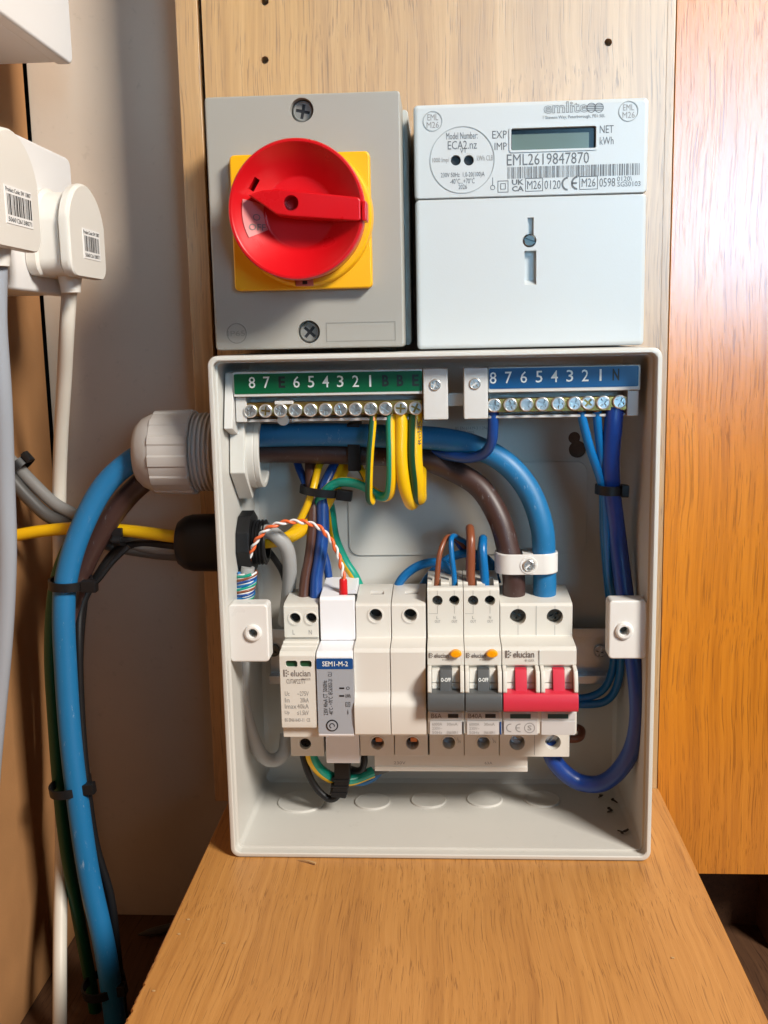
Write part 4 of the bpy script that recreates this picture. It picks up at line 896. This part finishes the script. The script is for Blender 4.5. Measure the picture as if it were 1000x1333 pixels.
b = B(); b.tube(pts([(441, 1032, -40), (436, 1039, -40), (426, 1039, -40), (412, 1026, -40), (402, 1008, -40), (395, 985, -40), (393, 970, -40)]), 1.9, 12, 0, 8); b.build('lead', 'black_plastic', bp, ang=60)

# ------------------------------------------------------------------ glands
def gland(name, label, py, xs, parts_fn): pass
gx = lambda px, py, Y=-38: at(px, py, Y).x
gc = at(300, 588, -38); GZ = gc.z
t = thing('cable_gland', 'large grey cable gland clamping the thick tails through box side', 'cable gland', (0, -38, GZ-20))
xl = gx(180, 590); xr = gx(256, 590)
rib = lambda th, a: 1.0+(.028 if (math.degrees(th)*12/360) % 1 < .42 else 0)
b = B(); b.lathe([(xl+3, 10.5), (xl+.6, 11.2), (xl, 12.4), (xl+.6, 14.6), (xl+3.6, 17.6), (xl+8, 19.6), (xl+10, 20.2)], (0, -38, GZ), 'x', 96, capped=False)
dome = b.build('dome_nut', 'gland_grey', t)
b = B(); b.lathe([(xl+9.8, 19.8), (xl+10.3, 20.6), (xr-.8, 21.0), (xr, 20.4), (xr, 18.6)], (0, -38, GZ), 'x', 144, rmod=rib, capped=False); b.build('ribbed_grip', 'gland_grey', dome, ang=20)
b = B()
pf = [(xr-2, 18.2)]; x = xr+.2
while x < -4.4: pf += [(x, 18.2), (x+.5, 19.8), (x+1.2, 19.8), (x+1.7, 18.3)]; x += 2.3
pf += [(-4.2, 18.2), (-4.2, 20.5), (-.1, 20.5)]; b.lathe(pf, (0, -38, GZ), 'x', 64, capped=False); b.build('threaded_body', 'gland_grey', t)
b = B()
hexr = []
for k in range(6): a = R_(60*k+20); hexr.append((-38+23.8*math.cos(a), GZ+23.8*math.sin(a)))
b.prism(hexr, 4.1, 11.4, 'x', .6)
c = B(); c.lathe([(2, 18), (14, 18)], (0, -38, GZ), 'x', 48); b = cut(b, c); b.build('lock_nut', 'box_plastic', t)
b = B(); b.lathe([(3.5, 18.4), (14.5, 18.2), (15.0, 17.8), (15.2, 18.1), (17.2, 18.1), (17.6, 17.4), (17.6, 15.8), (16.8, 15.2), (4, 15.2)], (0, -38, GZ), 'x', 56, capped=False); b.build('thread_end', 'box_plastic', t)
gc = at(300, 706, -38); BZ = gc.z; xl = gx(232, 706)
t = thing('cable_gland', 'smaller black cable gland below the grey one', 'cable gland', (0, -38, BZ-15))
b = B(); b.lathe([(xl+3, 7), (xl+.4, 7.4), (xl, 9), (xl+.8, 11.2), (xl+4, 13.6), (xl+8, 14.6), (-1.4, 15.0), (-.2, 14.2)], (0, -38, BZ), 'x', 60); b.build('dome_nut', 'black_plastic', t)
b = B(); b.prism([(-38+16.4*math.cos(R_(36*k+8)), BZ+16.4*math.sin(R_(36*k+8))) for k in range(10)], 4.0, 10.5, 'x', .6); b.build('lock_nut', 'black_plastic', t)
pf = [(10, 11)]; x = 10.6
while x < 17: pf += [(x, 10.6), (x+.5, 11.6), (x+.9, 11.6), (x+1.3, 10.6)]; x += 1.7
pf += [(17.4, 10.4), (17.4, 8.6), (11, 8.4)]
b = B(); b.lathe(pf, (0, -38, BZ), 'x', 44, capped=False); b.build('thread_end', 'black_plastic', t)

# ------------------------------------------------------------------ cable ties
def tie(label, px, py, Y, rs, rd, ang, head=1, wd=4.4, hs=1.0, tail=0):
    c0 = at(px, py, Y); ax = Vector((math.sin(R_(ang)), 0, math.cos(R_(ang)))); sd = Vector((math.cos(R_(ang)), 0, -math.sin(R_(ang)))); dp = Vector((0, -1, 0))
    t = thing('cable_tie', label, 'cable tie', c0, 'black cable ties')
    b = B(); n = 36; loops = []
    for o, h in ((0, -1), (1.15, -1), (1.15, 1), (0, 1), (0, -1)):
        loops.append([c0+sd*((rs+o)*math.cos(2*math.pi*k/n))+dp*((rd+o)*math.sin(2*math.pi*k/n))+ax*(h*wd/2) for k in range(n)])
    b.loft(loops, cap=False); b.build('band', 'black_plastic', t, ang=40)
    bm = bmesh.new(); bmesh.ops.create_cube(bm, size=1)
    m4 = Matrix.Translation(c0+sd*head*(rs+2.0*hs)+dp*(rd*.55)) @ Matrix((( sd.x, dp.x, ax.x, 0), (sd.y, dp.y, ax.y, 0), (sd.z, dp.z, ax.z, 0), (0, 0, 0, 1))) @ Matrix.Diagonal((6.2*hs, 5.2, wd*1.35, 1))
    bmesh.ops.transform(bm, matrix=m4, verts=bm.verts); _bevel(bm, .6); b = B(); b.bm(bm); b.build('head', 'black_plastic', t)
    if tail:
        b = B(); s0 = c0+sd*head*(rs+3)+dp*(rd*.5); b.tube([s0, s0+sd*head*4+ax*3, s0+sd*head*11+ax*12+dp*-2, s0+sd*head*19+ax*20+dp*-4], 1.3, 6, 0, 4); b.build('tail', 'black_plastic', t)
tie('black tie around the tails just left of black gland', 92, 758, -44, 9.6, 12.5, 2, 1, 4.4, 1.3, 1)
tie('black tie around the tails level with box bottom', 92, 1022, -44, 9.6, 12.5, -6, 1, 4.4, 1.2)
tie('lowest black tie around the tails near the shelf edge', 135, 1281, -46, 10.5, 12.5, -8, 1, 4.6, .9)
tie('black tie bundling the yellow and black cables', 158, 700, -29, 2.6, 9.0, 90, -1, 4.2, .7)
tie('black tie on the two grey cables at left', 25, 607, -12, 7.6, 7.6, -40, 1, 4.4, .5)
tie('black tie around the coloured wires inside the box', 418, 639, -33, 9.8, 7.5, 8, 1, 4.0, 1.3)
tie('black tie holding blue and navy wires at right', 793, 637, -52, 5.6, 6.8, 2, 1, 4.4, .6)
b = B(); p = at(462, 586, -34); b.box(p.x-3.2, p.x+3.2, -40, -24, p.z-10, p.z+14, .6); o = tag(b.build('cable_tie', 'black_plastic'), 'black tie head against the tails below terminal three', 'cable tie', 'black cable ties')

# ------------------------------------------------------------------ sockets and plugs on the left
XF = -80
def yz(px, py, X): p = at(px, py, X=X); return p.y, p.z
def socket(name, label, ytop, zt, zb, yfar, ynear):
    t = thing(name, label, 'socket', (-127, (yfar+ynear)/2, zb))
    b = B(); b.prism(rrect(ynear, yfar, zb, zt, 4.5, 5), -126.8, XF-8, 'x', 1.0); b.build('back_box', 'socket_white', t)
    b = B(); b.prism(rrect(ynear-1, yfar+1, zb-1, zt+1, 5, 5), XF-7.8, XF, 'x', 1.6, seg=3); b.build('front_plate', 'socket_white', t)
    return t
yf, zt = yz(92, 207, XF); _, zb = yz(70, 383, XF)
sk = socket('socket_outlet', 'white double socket on the side panel holding two plugs', 0, zt-1, zb+1, yf-1, yf-166)
b = B(); p = yz(18, 175, XF); 
for k in range(2): b.box(XF-.2, XF+.5, p[0]-10+k*8, p[0]-5+k*8, p[1]-6, p[1]-2.5, .2)
b.build('screw_cover', 'plug_cream', sk)
yf2, zb2 = yz(96, 86, XF)
sk2 = socket('socket_outlet', 'white socket box cropped at the top left corner', 0, zb2+88, zb2+1, yf2-1, yf2-166)
def plug(label, yfar, ynear, zt, zb, XB, bar):
    t = thing('mains_plug', label, 'plug', (XF, (yfar+ynear)/2, zb), 'plugs in the white socket')
    yc = (yfar+ynear)/2; hw = (yfar-ynear)/2
    def outline(s):
        o = []
        for k in range(15): a = R_(14+152*k/14); o.append((yc+hw*s*math.cos(a)*1.03, zt-hw*.95+hw*.95*s*math.sin(a)-(1-s)*2))
        for cx, a0 in ((-1, 180), (1, 270)):
            for k in range(6): a = R_(a0+90*k/5); o.append((yc+cx*(hw*s-7)+7*math.cos(a), zb+7+7*math.sin(a)+(1-s)*8))
        return o
    b = B(); L_ = []
    for x, s in ((XF+.3, .90), (XF+5, .93), (XF+6, .86), (XB-6.5, .86), (XB-6, .90)): L_.append([Vector((x, y, z)) for y, z in outline(s)])
    b.loft(L_); b.build('body', 'plug_cream', t, ang=25)
    b = B(); L_ = []
    for x, s in ((XB-5.4, .93), (XB-4.6, .985), (XB-1.8, 1.0), (XB-.6, .985), (XB, .95)): L_.append([Vector((x, y, z)) for y, z in outline(s)])
    b.loft(L_); b.build('cap', 'plug_cream', t, ang=25)
    y0, y1, z0, z1 = bar
    b = B(); b.box(XB-.1, XB+.25, y0, y1, z0, z1, .05); lb = b.build('barcode_label', 'paper', t)
    b = B(); rb = random.Random(3); y = y0+1.6; x = XB+.33
    while y < y1-1.8:
        wd = rb.choice((.35, .5, .9, 1.2)); b.add([(x, y, z0+3.4), (x, y+wd, z0+3.4), (x, y+wd, z1-3.2), (x, y, z1-3.2)], [[0, 1, 2, 3]]); y += wd+rb.choice((.4, .5, .8))
    for s_, za, zc_, ya, yb_ in (('Product Code: SW 13807', z1-2.4, z1-.7, y0+.8, y1-.8), ('5060126138071', z0+.8, z0+2.6, y0+1.6, y1-1.6)):
        v2, f2 = text2d(s_, .012); b.add([(x, ya+(yb_-ya)*q[0], za+(zc_-za)*q[1]) for q in v2], f2)
    b.build('label_lettering', 'ink_black', lb, smooth=False)
    b = B(); b.lathe([(-6, 4.4), (2, 5.6), (6, 5.8)], ((XF+XB)/2+1, yc, zb-.5), 'z', 20); b.build('cord_grip', 'plug_cream', t)
    return t
XB = -58
y0, zt_ = yz(134, 268, XB); y1, zb_ = yz(92, 330, XB); _, zt2 = yz(110, 239, XB); _, zb3 = yz(118, 362, XB)
ba = yz(107, 300, XB); bb = yz(131, 341, XB); 
plug('farther cream plug with small barcode and cream flex', y0, y1, zt2, zb3, XB, (ba[0], bb[0], yz(119, 338, XB)[1], yz(119, 300, XB)[1]))
XB = -60
y0, _ = yz(51, 260, XB); _, zt2 = yz(15, 174, XB); _, zb3 = yz(38, 327, XB); ba = yz(7, 270, XB); bb = yz(43, 298, XB)
plug('nearer cream plug with barcode, cropped by left edge', y0, y0-50, zt2+2, zb3, XB, (ba[0], bb[0], yz(25, 294, XB)[1], yz(25, 246, XB)[1]))

# ------------------------------------------------------------------ litter
for i, (px, py) in enumerate(((779, 1038), (804, 1045), (791, 1057), (812, 1085), (818, 1080))):
    p = at(px, py, Z=5); rr = random.Random(i); q = [p]
    for k in range(3): q.append(q[-1]+Vector((rr.uniform(-2.4, 2.8), rr.uniform(-2, 2), rr.uniform(0, .9))))
    b = B(); b.tube(q, lambda u: .55*(1-abs(u-.5))+.1, 6, 0, 4)
    tag(b.build('dark_shaving', 'debris'), ('rearmost dark scrap on box floor, under the navy loop', 'dark scrap beside the right wall, under the navy loop', 'dark scrap in the middle of the scraps on box floor', 'larger front dark scrap on box floor at right', 'dark scrap leaning on the front one at right')[i], 'scrap', 'dark scraps on the box floor')
p = at(388, 1119.5, Z=.6); p2 = at(411, 1124, Z=1.0)
b = B(); b.tube([p, p.lerp(p2, .5)+Vector((0, 0, .5)), p2], lambda u: .55*u+.15, 6, 0, 4); tag(b.build('wood_splinter', 'splinter'), 'pale splinter under the front edge of the box', 'splinter')
p = at(180, 1217, Z=-112); p2 = at(235, 1205, Z=-112)
b = B(); b.tube([p, p.lerp(p2, .4), p2], lambda u: .4+2.4*math.sin(min(1, u*1.6)*math.pi/2), 8, 0, 5); tag(b.build('offcut', 'dark_grey_cable'), 'dark offcut lying on the cupboard floor left of shelf', 'offcut')
rr = random.Random(11)
for i, (px, py) in enumerate(((245, 1197), (233, 1216), (200, 1290), (292, 1228), (876, 1247))):
    p = at(px, py, Z=.3); b = B(); b.box(p.x-.65, p.x+.65, p.y-.35, p.y+.4, .05, .55, .15); tag(b.build('crumb', 'splinter'), ('pale crumb nearest the left side of box on shelf', 'pale crumb second from box on left of shelf', 'pale crumb close to the worn left shelf edge', 'pale crumb on shelf below the box corner', 'small crumb on the right half of the oak shelf')[i], 'crumb', 'wood crumbs on the shelf')

for o in bpy.data.objects:
    if '_o' in o: del o['_o']
